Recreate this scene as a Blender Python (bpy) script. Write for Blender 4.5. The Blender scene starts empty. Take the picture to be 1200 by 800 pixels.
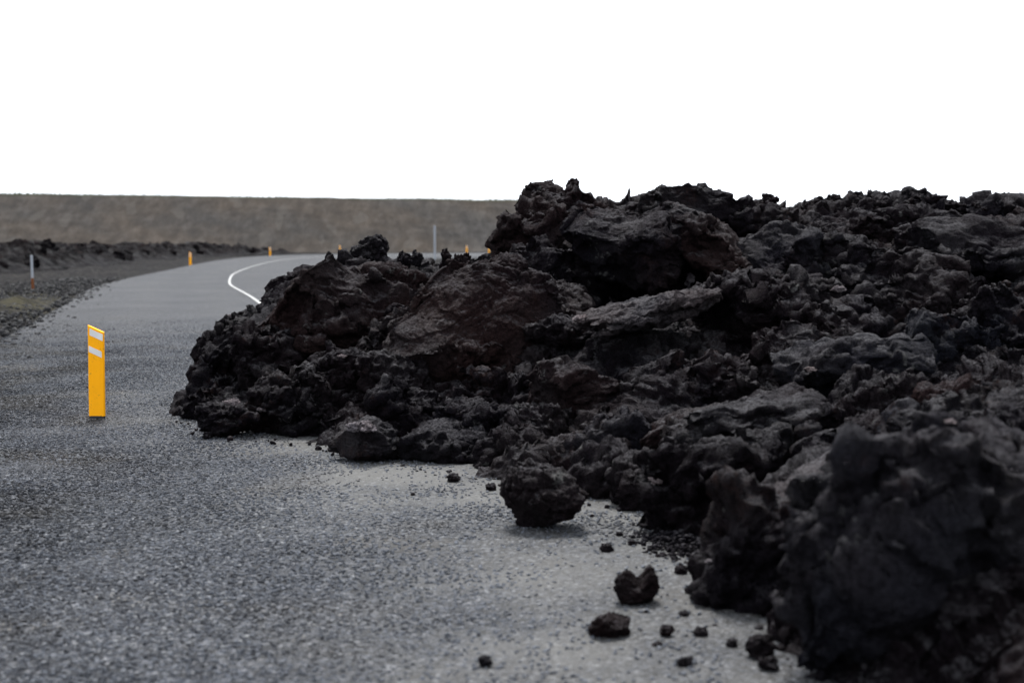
import bpy, math, random
import numpy as np
from mathutils import Vector, Matrix

S = bpy.context.scene
COL = S.collection
R = math.radians
random.seed(7)
rng = np.random.default_rng(7)

# ------------------------------------------------------------------ camera
EYE = 1.65
HORIZON = 280.0                       # pixel row of the horizon in the 1200x800 photograph
FPX = 1667.0                          # 50 mm on a 36 mm sensor, in pixels of the photograph
PITCH = math.atan((400 - HORIZON) / FPX)
cam_d = bpy.data.cameras.new('camera')
cam = bpy.data.objects.new('camera', cam_d)
COL.objects.link(cam)
cam.location = (0, 0, EYE)
cam.rotation_euler = (math.pi / 2 - PITCH, 0, 0)
cam_d.lens = 50
cam_d.sensor_width = 36
cam_d.clip_start = 0.1
cam_d.clip_end = 6000
cam_d.dof.use_dof = True
cam_d.dof.focus_distance = 12.0
cam_d.dof.aperture_fstop = 1.9
S.camera = cam

# ------------------------------------------------------------------ sky and sun (overcast)
SUN_EL, SUN_AZ = 66.0, -10.0          # degrees; azimuth from +Y, clockwise
w = bpy.data.worlds.new('World')
S.world = w
w.use_nodes = True
wn, wl = w.node_tree.nodes, w.node_tree.links
for n in list(wn):
    wn.remove(n)
wout = wn.new('ShaderNodeOutputWorld')
wbg = wn.new('ShaderNodeBackground')
wbg.inputs['Strength'].default_value = 0.075
wsky = wn.new('ShaderNodeTexSky')
wsky.sky_type = 'NISHITA'
wsky.sun_disc = False
wsky.sun_elevation = R(SUN_EL)
wsky.sun_rotation = R(SUN_AZ)
whs = wn.new('ShaderNodeHueSaturation')
whs.inputs['Saturation'].default_value = 0.25
wmx = wn.new('ShaderNodeMix')
wmx.data_type = 'RGBA'
wmx.inputs['Factor'].default_value = 0.88
wmx.inputs['B'].default_value = (4.45, 4.72, 5.15, 1)      # the closed cloud deck
wl.new(wsky.outputs[0], whs.inputs['Color'])
wl.new(whs.outputs[0], wmx.inputs['A'])
wl.new(wmx.outputs['Result'], wbg.inputs['Color'])
wl.new(wbg.outputs[0], wout.inputs[0])

sun_d = bpy.data.lights.new('sun', 'SUN')
sun = bpy.data.objects.new('sun', sun_d)
COL.objects.link(sun)
sun_d.energy = 1.5
sun_d.angle = R(16)
sun_d.color = (1.0, 0.975, 0.94)
a, e = R(SUN_AZ), R(SUN_EL)
sd = Vector((math.sin(a) * math.cos(e), math.cos(a) * math.cos(e), math.sin(e)))
sun.rotation_euler = (-sd).to_track_quat('-Z', 'Y').to_euler()
sun.location = (0, 40, 60)

S.view_settings.view_transform = 'Standard'
S.view_settings.look = 'None'
S.view_settings.gamma = 1
S.view_settings.exposure = 2.32
S.render.engine = 'CYCLES'
S.cycles.max_bounces = 5
S.cycles.diffuse_bounces = 3

# ------------------------------------------------------------------ helpers
def ray(px, py):
    """world direction (y = 1) through a pixel of the photograph"""
    x, y = (px - 600) / FPX, (400 - py) / FPX
    c, s = math.cos(PITCH), math.sin(PITCH)
    dy, dz = c + y * s, -s + y * c
    return x / dy, dz / dy

def at(px, py, Y):
    rx, rz = ray(px, py)
    return Vector((rx * Y, Y, EYE + rz * Y))

def ground(px, py, z=0.0):
    rx, rz = ray(px, py)
    Y = (z - EYE) / rz
    return Vector((rx * Y, Y, z))

def tag(o, label=None, cat=None, group=None, kind=None):
    if label: o['label'] = label
    if cat: o['category'] = cat
    if group: o['group'] = group
    if kind: o['kind'] = kind
    return o

def mesh_np(name, V, F, mat, smooth=True):
    V = np.ascontiguousarray(V, dtype=np.float32)
    F = np.ascontiguousarray(F, dtype=np.int32)
    me = bpy.data.meshes.new(name)
    k = F.shape[1]
    me.vertices.add(len(V)); me.vertices.foreach_set('co', V.ravel())
    me.loops.add(F.size); me.loops.foreach_set('vertex_index', F.ravel())
    me.polygons.add(len(F)); me.polygons.foreach_set('loop_start', np.arange(0, F.size, k, dtype=np.int32))
    if smooth:
        me.polygons.foreach_set('use_smooth', np.ones(len(F), dtype=bool))
    me.update(calc_edges=True)
    if mat: me.materials.append(mat)
    return me

def link(name, me, parent=None, loc=(0, 0, 0)):
    o = bpy.data.objects.new(name, me)
    COL.objects.link(o)
    o.location = loc
    if parent: o.parent = parent
    return o

def attr(me, name, val):
    at_ = me.attributes.new(name, 'FLOAT', 'POINT')
    at_.data.foreach_set('value', np.ascontiguousarray(val, dtype=np.float32))

# ------------------------------------------------------------------ noise (numpy)
_G = rng.normal(size=(4096, 3)).astype(np.float32)
_G /= np.linalg.norm(_G, axis=1)[:, None]
_J = rng.random((4096, 3)).astype(np.float32)

def _hash(i, j, k, seed):
    h = (i * 73856093) ^ (j * 19349663) ^ (k * 83492791) ^ (seed * 2654435)
    h = (h ^ (h >> 13)) * 1274126177
    return ((h ^ (h >> 16)) & 4095)

def perlin(P, seed=0):
    out = np.empty(len(P), np.float32)
    for c in range(0, len(P), 120000):
        p = P[c:c + 120000].astype(np.float32)
        f0 = np.floor(p); i = f0.astype(np.int64); f = p - f0
        u = f * f * f * (f * (f * 6 - 15) + 10)
        acc = 0
        for dx in (0, 1):
            wx = u[:, 0] if dx else 1 - u[:, 0]
            for dy in (0, 1):
                wy = u[:, 1] if dy else 1 - u[:, 1]
                for dz in (0, 1):
                    wz = u[:, 2] if dz else 1 - u[:, 2]
                    g = _G[_hash(i[:, 0] + dx, i[:, 1] + dy, i[:, 2] + dz, seed)]
                    d = g[:, 0] * (f[:, 0] - dx) + g[:, 1] * (f[:, 1] - dy) + g[:, 2] * (f[:, 2] - dz)
                    acc = acc + wx * wy * wz * d
        out[c:c + 120000] = acc * 1.5
    return out

def worley(P, seed=0):
    """squared-free F1 distance, cell size 1"""
    out = np.empty(len(P), np.float32)
    for c in range(0, len(P), 120000):
        p = P[c:c + 120000].astype(np.float32)
        f0 = np.floor(p); i = f0.astype(np.int64); f = p - f0
        best = np.full(len(p), 9.0, np.float32)
        for dx in (-1, 0, 1):
            for dy in (-1, 0, 1):
                for dz in (-1, 0, 1):
                    j = _J[_hash(i[:, 0] + dx, i[:, 1] + dy, i[:, 2] + dz, seed)]
                    x = j[:, 0] + dx - f[:, 0]; y = j[:, 1] + dy - f[:, 1]; z = j[:, 2] + dz - f[:, 2]
                    best = np.minimum(best, x * x + y * y + z * z)
        out[c:c + 120000] = np.sqrt(best)
    return out

def facets(P, seed=0):
    """broken plates: each cell is a plane with its own tilt and level, with a step at its border; also the F1 distance"""
    out = np.empty(len(P), np.float32); dist = np.empty(len(P), np.float32)
    for c in range(0, len(P), 120000):
        p = P[c:c + 120000].astype(np.float32)
        f0 = np.floor(p); i = f0.astype(np.int64); f = p - f0
        best = np.full(len(p), 9.0, np.float32); val = np.zeros(len(p), np.float32)
        for dx in (-1, 0, 1):
            for dy in (-1, 0, 1):
                for dz in (-1, 0, 1):
                    h = _hash(i[:, 0] + dx, i[:, 1] + dy, i[:, 2] + dz, seed)
                    j = _J[h]
                    x = j[:, 0] + dx - f[:, 0]; y = j[:, 1] + dy - f[:, 1]; z = j[:, 2] + dz - f[:, 2]
                    d = x * x + y * y + z * z
                    k = d < best
                    hk = h[k]; g = _G[hk]
                    best[k] = d[k]
                    val[k] = 0.9 * (g[:, 0] * x[k] + g[:, 1] * y[k] + g[:, 2] * z[k]) + 0.5 * (_J[hk, 1] - 0.5)
        out[c:c + 120000] = val; dist[c:c + 120000] = np.sqrt(best)
    return out, dist

def fbm(P, seed=0, octv=4, gain=0.5):
    s, a_, f = 0, 1.0, 1.0
    for o in range(octv):
        s = s + a_ * perlin(P * f + 17.3 * o, seed + o)
        a_ *= gain; f *= 2.03
    return s

def grid_faces(nu, nv):
    i = np.arange(nu * nv).reshape(nu, nv)
    return np.stack([i[:-1, :-1], i[1:, :-1], i[1:, 1:], i[:-1, 1:]], -1).reshape(-1, 4)

def normals(V, F):
    n = np.cross(V[F[:, 2]] - V[F[:, 0]], V[F[:, 3]] - V[F[:, 1]])
    N = np.zeros_like(V)
    for k in range(4):
        for ax in range(3):
            N[:, ax] += np.bincount(F[:, k], weights=n[:, ax], minlength=len(V))
    return N / (np.linalg.norm(N, axis=1)[:, None] + 1e-9)

_cs = {}
def cube_sphere(n):
    if n in _cs: return _cs[n]
    g = np.tan(np.linspace(-math.pi / 4, math.pi / 4, n + 1))
    A, B = np.meshgrid(g, g, indexing='ij')
    o = np.ones_like(A)
    sides = [(o, A, B), (-o, B, A), (B, o, A), (A, -o, B), (A, B, o), (B, A, -o)]
    V, F, off = [], [], 0
    for s in sides:
        p = np.stack([q.ravel() for q in s], 1)
        V.append(p / np.linalg.norm(p, axis=1)[:, None])
        F.append(grid_faces(n + 1, n + 1) + off)
        off += (n + 1) ** 2
    V = np.concatenate(V); F = np.concatenate(F)
    key = np.round(V * 1e5).astype(np.int64)
    _, idx, inv = np.unique(key, axis=0, return_index=True, return_inverse=True)
    V = V[idx]; F = inv.reshape(-1)[F]
    _cs[n] = (V.astype(np.float32), F.astype(np.int32))
    return _cs[n]

# the clinkery skin of aa lava: knobs with sharp creases at several sizes
RIB = np.array([0.66, 0.2, 0.72], np.float32); RIB /= np.linalg.norm(RIB)
def clinker(V, F, edge, rmin, seed, amp=1.0, mask=None, sizes=(0.9, 0.5, 0.27, 0.15, 0.085, 0.048, 0.027, 0.015)):
    off = np.array([seed * 1.37 % 50, seed * 2.91 % 50, seed * 0.77 % 50], np.float32)
    m = np.ones(len(V), np.float32) if mask is None else mask
    V = V.copy()
    k = 0
    for L in sizes:
        if L > rmin * 1.5 or L < edge * 1.9:
            continue
        Nn = normals(V, F)
        P = (V + off) / L
        if L > 0.2:                                        # the flow tore into ribs that run up to the right
            P = P - 0.45 * (P @ RIB)[:, None] * RIB
        W = np.stack([perlin(P * 0.8, seed + 51), perlin(P * 0.8 + 9, seed + 52), perlin(P * 0.8 + 31, seed + 53)], 1)
        P = P + 0.6 * W
        sel = np.clip(0.42 + 2.2 * perlin((V + off) / (L * 3.1), seed + 71 + k), 0, 1)      # knobs here, pits with sharp rims there
        fc, wv = facets(P, seed + k)
        d = sel * (0.60 - wv) + (1 - sel) * (wv - 0.62) * 0.9
        d = (0.55 if L > 0.7 else 0.85) * d + fc * (0.12 if L > 0.7 else 0.30 if L > 0.4 else 0.42 if L > 0.2 else 0.36)
        if L < 0.1:
            d = d * 0.72
        if L < 0.2:
            d = d + 0.35 * (0.3 - np.abs(perlin(P * 1.3, seed + 33 + k))) * 2
        rough = np.clip(0.75 + 1.5 * perlin((V + off) / (L * 4.5), seed + 77 + k), 0.12, 1.5)   # where this size of knob is present
        mm = m if L > 0.3 else (m * rough)
        V = V + Nn * (amp * 0.55 * L * d * mm)[:, None]
        V = V + (amp * 0.22 * L * mm)[:, None] * W                                            # sideways, so that knobs overhang
        k += 1
    return V

def rock(radii, n, seed, blocky=3.0, cuts=5, amp=1.0, waist=0.0, smooth_face=0.35, lump=0.3):
    U, F = cube_sphere(n)
    r = np.random.default_rng(seed)
    rad = np.array(radii, np.float32); rmin = float(rad.min())
    p = U / (np.sum(np.abs(U) ** blocky, axis=1) ** (1 / blocky))[:, None]
    o = r.random(3) * 40
    p = p * (1 + lump * fbm(U * 1.25 + o, seed, 3))[:, None]
    mask = np.ones(len(p), np.float32)
    for c in range(cuts):
        nn = r.normal(size=3); nn /= np.linalg.norm(nn)
        d = r.uniform(0.55, 0.9)
        t = np.maximum(0, p @ nn - d)
        p = p - t[:, None] * nn * 0.94
        mask = np.where(t > 0.03, np.minimum(mask, smooth_face), mask)
    if waist:
        z = p[:, 2]
        k = 1 - waist * np.clip(-z * 1.2, 0, 1) ** 1.2
        p[:, 0] *= k; p[:, 1] *= k
    V = (p * rad).astype(np.float32)
    V = V + 0.18 * rmin * np.stack([perlin(V / rmin * 1.1 + o, seed + 1), perlin(V / rmin * 1.1 + o + 7, seed + 2), perlin(V / rmin * 1.1 + o + 19, seed + 3)], 1)
    edge = float(np.mean(rad)) * 1.75 / n
    V = clinker(V, F, edge, rmin, seed, amp * 1.15, mask)
    return V.astype(np.float32), F, mask

# ------------------------------------------------------------------ materials
def new_mat(name):
    m = bpy.data.materials.new(name)
    m.use_nodes = True
    nt = m.node_tree
    b = nt.nodes['Principled BSDF']
    return m, nt, b

class N:
    """tiny node writer"""
    def __init__(s, nt): s.nt = nt
    def add(s, t, **kw):
        n = s.nt.nodes.new(t)
        for k, v in kw.items():
            if hasattr(n, k) and not k.startswith('i_'): setattr(n, k, v)
        return n
    def link(s, a_, b): s.nt.links.new(a_, b)
    def noise(s, scale, detail=4, rough=0.55, vec=None, dist=0.0):
        n = s.nt.nodes.new('ShaderNodeTexNoise')
        n.inputs['Scale'].default_value = scale; n.inputs['Detail'].default_value = detail
        n.inputs['Roughness'].default_value = rough; n.inputs['Distortion'].default_value = dist
        if vec: s.link(vec, n.inputs['Vector'])
        return n.outputs['Fac']
    def voro(s, scale, vec=None, feature='F1', out='Color', rnd=1.0):
        n = s.nt.nodes.new('ShaderNodeTexVoronoi')
        n.feature = feature
        n.inputs['Scale'].default_value = scale
        n.inputs['Randomness'].default_value = rnd
        if vec: s.link(vec, n.inputs['Vector'])
        return n.outputs[out]
    def ramp(s, fac, stops):
        n = s.nt.nodes.new('ShaderNodeValToRGB')
        el = n.color_ramp.elements
        while len(el) < len(stops): el.new(0.5)
        for x, (pos, c) in zip(el, stops):
            x.position = pos
            x.color = c if len(c) == 4 else (*c, 1)
        s.link(fac, n.inputs['Fac'])
        return n.outputs['Color']
    def rng(s, fac, a0, a1, b0=0.0, b1=1.0):
        n = s.nt.nodes.new('ShaderNodeMapRange')
        n.inputs[1].default_value = a0; n.inputs[2].default_value = a1
        n.inputs[3].default_value = b0; n.inputs[4].default_value = b1
        s.link(fac, n.inputs[0])
        return n.outputs[0]
    def mix(s, fac, c0, c1, blend='MIX'):
        n = s.nt.nodes.new('ShaderNodeMix'); n.data_type = 'RGBA'; n.blend_type = blend
        for v, k in ((fac, 'Factor'), (c0, 'A'), (c1, 'B')):
            i = [q for q in n.inputs if q.name == k and (q.type == 'RGBA' or k == 'Factor')][0]
            if isinstance(v, bpy.types.NodeSocket): s.link(v, i)
            elif isinstance(v, (int, float)): i.default_value = v
            else: i.default_value = (*v, 1) if len(v) == 3 else v
        return [q for q in n.outputs if q.type == 'RGBA'][0]
    def math(s, op, a_, b=None, clamp=False):
        n = s.nt.nodes.new('ShaderNodeMath'); n.operation = op; n.use_clamp = clamp
        for i, v in enumerate((a_, b)):
            if v is None: continue
            if isinstance(v, bpy.types.NodeSocket): s.link(v, n.inputs[i])
            else: n.inputs[i].default_value = v
        return n.outputs[0]
    def bump(s, h, dist, strength=1.0, prev=None):
        n = s.nt.nodes.new('ShaderNodeBump')
        n.inputs['Distance'].default_value = dist; n.inputs['Strength'].default_value = strength
        s.link(h, n.inputs['Height'])
        if prev: s.link(prev, n.inputs['Normal'])
        return n.outputs[0]
    def pos(s): return s.nt.nodes.new('ShaderNodeNewGeometry').outputs['Position']
    def objc(s): return s.nt.nodes.new('ShaderNodeTexCoord').outputs['Object']
    def attr(s, name):
        n = s.nt.nodes.new('ShaderNodeAttribute'); n.attribute_name = name
        return n.outputs['Fac']

def lava_mat():
    m, nt, b = new_mat('lava_rock')
    q = N(nt)
    P = q.pos()
    oi = nt.nodes.new('ShaderNodeObjectInfo')
    big = q.noise(0.8, 3, 0.6, P)
    mid = q.noise(5, 5, 0.65, P)
    fine = q.noise(45, 4, 0.7, P)
    base = q.mix(q.rng(big, 0.35, 0.65), (0.78, 0.80, 0.92), (1.40, 1.14, 1.08))
    base = q.mix(q.rng(mid, 0.3, 0.7), base, (0.75, 0.72, 0.72), 'MULTIPLY')
    base = q.mix(1.0, base, oi.outputs['Color'], 'MULTIPLY')
    spk = q.rng(fine, 0.34, 0.66, 0.30, 1.0)
    base = q.mix(1.0, base, q.ramp(spk, [(0, (0.0, 0.0, 0.0)), (1, (1, 1, 1))]), 'MULTIPLY')
    # rusty oxidised specks and pale sublimate crust, both in patches of their own
    rust = q.math('MULTIPLY', q.rng(q.noise(1.7, 4, 0.6, P), 0.56, 0.68), q.rng(q.noise(22, 3, 0.6, P), 0.45, 0.62))
    base = q.mix(q.math('MULTIPLY', rust, 0.6), base, (0.026, 0.014, 0.012))
    pale = q.math('MULTIPLY', q.rng(q.noise(2.9, 3, 0.5, P), 0.60, 0.66), q.rng(q.noise(13, 3, 0.6, P, 0.4), 0.58, 0.66))
    base = q.mix(q.math('MULTIPLY', pale, 0.8), base, (0.10, 0.098, 0.095))
    # painted highlights: up-facing faces get a pale tone so tops look lit
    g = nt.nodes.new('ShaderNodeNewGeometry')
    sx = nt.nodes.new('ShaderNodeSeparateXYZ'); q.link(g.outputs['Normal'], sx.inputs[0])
    top_light = q.math('MULTIPLY', q.rng(sx.outputs['Z'], 0.45, 0.95), q.math('MULTIPLY', q.rng(mid, 0.38, 0.60, 0.15, 0.75), q.rng(fine, 0.38, 0.58)))
    top_light = q.math('MULTIPLY', top_light, oi.outputs['Alpha'])
    base = q.mix(top_light, base, (0.095, 0.092, 0.098))
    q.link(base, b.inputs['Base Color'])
    q.link(q.rng(mid, 0.3, 0.7, 0.65, 0.95), b.inputs['Roughness'])
    q.link(q.rng(q.noise(1.3, 4, 0.6, P), 0.45, 0.72, 0.02, 0.16), b.inputs['Specular IOR Level'])      # glassy crust in patches
    v1 = q.voro(55, P, out='Distance')
    v2 = q.voro(150, P, out='Distance')
    bm = q.bump(v1, 0.020, 0.9)
    bm = q.bump(q.noise(60, 6, 0.78, P), 0.034, 1.0, bm)
    bm = q.bump(v2, 0.006, 0.7, bm)
    q.link(bm, b.inputs['Normal'])
    return m

def road_mat():
    m, nt, b = new_mat('chip_seal')
    q = N(nt)
    P = q.pos()
    dust = q.attr('dust'); loose = q.attr('loose')
    wob = q.noise(0.7, 5, 0.6, P)
    dustm = q.math('MULTIPLY', dust, q.rng(wob, 0.25, 0.62), True)
    # stones: cells with their own tone
    def stones(scale):
        cell = q.voro(scale, P, out='Color')
        n = nt.nodes.new('ShaderNodeSeparateColor'); q.link(cell, n.inputs[0])
        return n.outputs[0], n.outputs[1], q.voro(scale, P, out='Distance')
    t1, h1, d1 = stones(40)
    t2, h2, d2 = stones(78)
    c1 = q.ramp(t1, [(0.0, (0.003, 0.0033, 0.004)), (0.45, (0.013, 0.0152, 0.0205)), (0.8, (0.050, 0.057, 0.071)), (1.0, (0.165, 0.168, 0.175))])
    c2 = q.ramp(t2, [(0.0, (0.006, 0.0065, 0.008)), (0.5, (0.023, 0.0255, 0.032)), (1.0, (0.095, 0.097, 0.101))])
    col = q.mix(q.rng(h2, 0.45, 0.55), c1, c2)
    brown = q.math('MULTIPLY', q.rng(q.noise(0.9, 4, 0.6, P), 0.56, 0.66), q.rng(h1, 0.3, 0.6))
    col = q.mix(q.math('MULTIPLY', brown, 0.55), col, (0.032, 0.027, 0.021))
    tone = q.rng(q.noise(0.45, 5, 0.62, P), 0.3, 0.7, 0.0, 1.0)
    col = q.mix(tone, q.mix(1.0, col, (0.62, 0.65, 0.73), 'MULTIPLY'), q.mix(1.0, col, (1.25, 1.23, 1.20), 'MULTIPLY'))
    lm = q.math('MULTIPLY', loose, q.rng(q.noise(1.3, 5, 0.65, P), 0.36, 0.62), True)      # loose dark lava gravel toward the left verge
    col = q.mix(q.math('MULTIPLY', lm, 0.75), col, q.mix(1.0, col, (0.46, 0.44, 0.42), 'MULTIPLY'))
    # fine grey dust over the chips
    dcol = q.ramp(q.noise(60, 4, 0.7, P), [(0.25, (0.058, 0.057, 0.055)), (0.75, (0.118, 0.115, 0.108))])
    col = q.mix(q.math('MULTIPLY', dustm, 0.78), col, dcol)
    # far away, the tyres have polished the seal
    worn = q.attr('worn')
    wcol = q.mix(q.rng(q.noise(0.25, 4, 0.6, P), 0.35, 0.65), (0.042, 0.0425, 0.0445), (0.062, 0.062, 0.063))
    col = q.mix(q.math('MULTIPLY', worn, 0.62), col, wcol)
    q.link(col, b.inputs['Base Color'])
    b.inputs['Roughness'].default_value = 0.75
    b.inputs['Specular IOR Level'].default_value = 0.12
    hh = q.math('SUBTRACT', 0.6, d1)
    hh2 = q.math('SUBTRACT', 0.6, d2)
    inv = q.math('SUBTRACT', 1.0, q.math('MULTIPLY', dustm, 0.7))
    bm = q.bump(q.math('MULTIPLY', hh, inv), 0.022, 1.0)
    bm = q.bump(q.math('MULTIPLY', hh2, inv), 0.007, 0.8, bm)
    bm = q.bump(q.noise(120, 3, 0.7, P), 0.003, 0.6, bm)
    q.link(bm, b.inputs['Normal'])
    return m

def ground_mat():
    m, nt, b = new_mat('gravel_ground')
    q = N(nt)
    P = q.pos()
    grass = q.attr('grass')
    cell = q.voro(7, P, out='Color')
    sc = nt.nodes.new('ShaderNodeSeparateColor'); q.link(cell, sc.inputs[0])
    c = q.ramp(sc.outputs[0], [(0, (0.005, 0.005, 0.0055)), (0.6, (0.0105, 0.0100, 0.0102)), (0.92, (0.022, 0.021, 0.020)), (1, (0.055, 0.053, 0.050))])
    c = q.mix(q.rng(q.noise(0.35, 5, 0.6, P), 0.3, 0.7), q.mix(1.0, c, (0.75, 0.75, 0.8), 'MULTIPLY'), q.mix(1.0, c, (1.25, 1.2, 1.12), 'MULTIPLY'))
    gm = q.math('MULTIPLY', grass, q.rng(q.noise(2.2, 5, 0.7, P), 0.38, 0.55), True)
    gc = q.ramp(q.noise(9, 4, 0.7, P), [(0.3, (0.020, 0.0185, 0.011)), (0.7, (0.045, 0.041, 0.027))])
    c = q.mix(gm, c, gc)
    q.link(c, b.inputs['Base Color'])
    b.inputs['Roughness'].default_value = 0.9
    b.inputs['Specular IOR Level'].default_value = 0.03
    bm = q.bump(q.voro(7, P, out='Distance'), 0.06, 0.8)
    bm = q.bump(q.noise(30, 5, 0.7, P), 0.03, 0.7, bm)
    q.link(bm, b.inputs['Normal'])
    return m

def bank_mat():
    m, nt, b = new_mat('bank_gravel')
    q = N(nt)
    P = q.pos()
    a1 = q.noise(0.10, 5, 0.6, P)
    mp_ = nt.nodes.new('ShaderNodeMapping'); mp_.inputs['Scale'].default_value = (1, 0.25, 0.7); q.link(P, mp_.inputs[0])
    a2 = q.noise(0.9, 7, 0.75, mp_.outputs[0])
    c = q.ramp(a2, [(0.25, (0.024, 0.0225, 0.0222)), (0.5, (0.040, 0.0368, 0.0332)), (0.75, (0.066, 0.0605, 0.057))])
    c = q.mix(q.rng(a1, 0.35, 0.65), q.mix(1.0, c, (0.82, 0.84, 0.88), 'MULTIPLY'), q.mix(1.0, c, (1.12, 1.02, 0.94), 'MULTIPLY'))
    sp = q.voro(0.9, mp_.outputs[0], out='Color')
    sc = nt.nodes.new('ShaderNodeSeparateColor'); q.link(sp, sc.inputs[0])
    c = q.mix(q.math('MULTIPLY', q.rng(sc.outputs[0], 0.80, 0.95), 0.45), c, (0.062, 0.057, 0.052))
    grass = q.attr('grass')
    gm = q.math('MULTIPLY', grass, q.rng(q.noise(0.5, 4, 0.7, P), 0.30, 0.5), True)
    c = q.mix(gm, c, q.ramp(q.noise(1.5, 4, 0.6, P), [(0.3, (0.018, 0.022, 0.011)), (0.7, (0.034, 0.038, 0.02))]))
    q.link(c, b.inputs['Base Color'])
    b.inputs['Roughness'].default_value = 0.92
    b.inputs['Specular IOR Level'].default_value = 0.03
    bm = q.bump(q.noise(1.2, 6, 0.7, mp_.outputs[0]), 0.3, 0.6)
    q.link(bm, b.inputs['Normal'])
    return m

def plain(name, col, rough=0.6, var=0.12, scale=8, dirt=None, metal=0.0):
    m, nt, b = new_mat(name)
    q = N(nt)
    P = q.objc()
    n = q.noise(scale, 5, 0.65, P)
    lo = tuple(c * (1 - var) for c in col); hi = tuple(min(1, c * (1 + var)) for c in col)
    c = q.ramp(n, [(0.3, lo), (0.7, hi)])
    if dirt:
        sp = q.rng(q.noise(scale * 5, 4, 0.7, P), 0.60, 0.72)
        c = q.mix(q.math('MULTIPLY', sp, 0.6), c, dirt)
    q.link(c, b.inputs['Base Color'])
    b.inputs['Roughness'].default_value = rough
    b.inputs['Metallic'].default_value = metal
    b.inputs['Specular IOR Level'].default_value = 0.15
    q.link(q.bump(q.noise(scale * 8, 3, 0.6, P), 0.001, 0.4), b.inputs['Normal'])
    return m

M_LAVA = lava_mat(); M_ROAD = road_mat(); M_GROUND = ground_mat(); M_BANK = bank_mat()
M_YELLOW = plain('yellow_plastic', (0.93, 0.385, 0.001), 0.6, 0.05, 6, (0.30, 0.16, 0.03))
M_BAND = plain('white_reflector', (0.62, 0.61, 0.59), 0.45, 0.08, 12)
M_LINE = plain('road_paint', (0.29, 0.29, 0.285), 0.8, 0.16, 3, (0.12, 0.12, 0.12))
M_GALV = plain('galvanised_steel', (0.27, 0.285, 0.31), 0.5, 0.1, 10)
M_RUST = plain('rusty_steel', (0.13, 0.045, 0.016), 0.8, 0.3, 14)
M_GRASS = plain('dry_grass', (0.042, 0.038, 0.021), 0.8, 0.35, 2)
M_TURF = plain('green_grass', (0.036, 0.056, 0.020), 0.8, 0.35, 1)

TINT = {'k': (0.0152, 0.0133, 0.0160), 'b': (0.0222, 0.0158, 0.0164), 'r': (0.0262, 0.0186, 0.0186), 'g': (0.0166, 0.0174, 0.0226), 'd': (0.0110, 0.0096, 0.0120), 'p': (0.060, 0.0580, 0.0605), 'w': (0.32, 0.31, 0.31), 'n': (0.025, 0.0265, 0.0320)}  # p paints the sheen of sky-lit ledges as a pale rock colour

# ------------------------------------------------------------------ road
RP = [(4.6, -14), (3.2, -6), (1.75, 2), (0.3, 8), (-1.2, 14), (-3.6, 24), (-6.8, 37.7), (-8.3, 43.7), (-9.9, 50), (-11.3, 57), (-12.9, 66), (-14.5, 78), (-16.0, 92), (-16.9, 106), (-16.3, 120), (-13.0, 131), (-6.0, 138), (4, 141), (18, 142), (60, 142), (140, 143)]
def catmull(pts, step=0.6):
    P = [Vector((x, y)) for x, y in pts]
    P = [2 * P[0] - P[1]] + P + [2 * P[-1] - P[-2]]
    out = []
    for i in range(1, len(P) - 2):
        p0, p1, p2, p3 = P[i - 1:i + 3]
        n = max(2, int((p2 - p1).length / step))
        for k in range(n):
            t = k / n
            out.append(0.5 * ((2 * p1) + (p2 - p0) * t + (2 * p0 - 5 * p1 + 4 * p2 - p3) * t * t + (3 * p1 - p0 - 3 * p2 + p3) * t ** 3))
    out.append(P[-2])
    return np.array([(p.x, p.y) for p in out])
RC = catmull(RP)
for _ in range(12):                                   # ease the curvature
    RC[1:-1] = RC[1:-1] * 0.5 + 0.25 * (RC[:-2] + RC[2:])
RT = np.gradient(RC, axis=0); RT /= np.linalg.norm(RT, axis=1)[:, None]
RN = np.stack([-RT[:, 1], RT[:, 0]], 1)               # to the left, the outer side of the bend
def sstep(x, a0, a1):
    t = np.clip((x - a0) / (a1 - a0), 0, 1); return t * t * (3 - 2 * t)
arc = np.concatenate([[0], np.cumsum(np.linalg.norm(np.diff(RC, axis=0), axis=1))])
i60 = int(np.argmin(np.abs(RC[:, 1] - 62))) ; BANK = sstep(arc, arc[i60], arc[i60] + 62)
def road_z(i, u):
    """height at sample i, offset u metres to the left"""
    return BANK[i] * (0.10 + 0.040 * u) - 0.008 * np.abs(u) + 0.03
FOOT = None

def hf_foot_dist(XY):
    """distance of ground points to the foot polyline of the flow"""
    d = np.full(len(XY), 1e9)
    for (x0, y0), (x1, y1) in zip(FOOT[:-1], FOOT[1:]):
        vx, vy = x1 - x0, y1 - y0
        t = np.clip(((XY[:, 0] - x0) * vx + (XY[:, 1] - y0) * vy) / (vx * vx + vy * vy), 0, 1)
        d = np.minimum(d, np.hypot(XY[:, 0] - x0 - t * vx, XY[:, 1] - y0 - t * vy))
    return d

foot_px = [(930, 800), (912, 770), (880, 745), (850, 700), (830, 668), (795, 632), (760, 610), (700, 596), (620, 582), (575, 572), (520, 558), (470, 545), (390, 528), (330, 522), (275, 512), (246, 500), (224, 482)]
FOOT = [tuple(ground(x, y).xy) for x, y in foot_px]
FOOT = [(1.35, 2.6), (1.2, 3.8)] + FOOT + [(-3.3, 14.6), (-3.1, 16.2), (-2.6, 18.5)]

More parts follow.
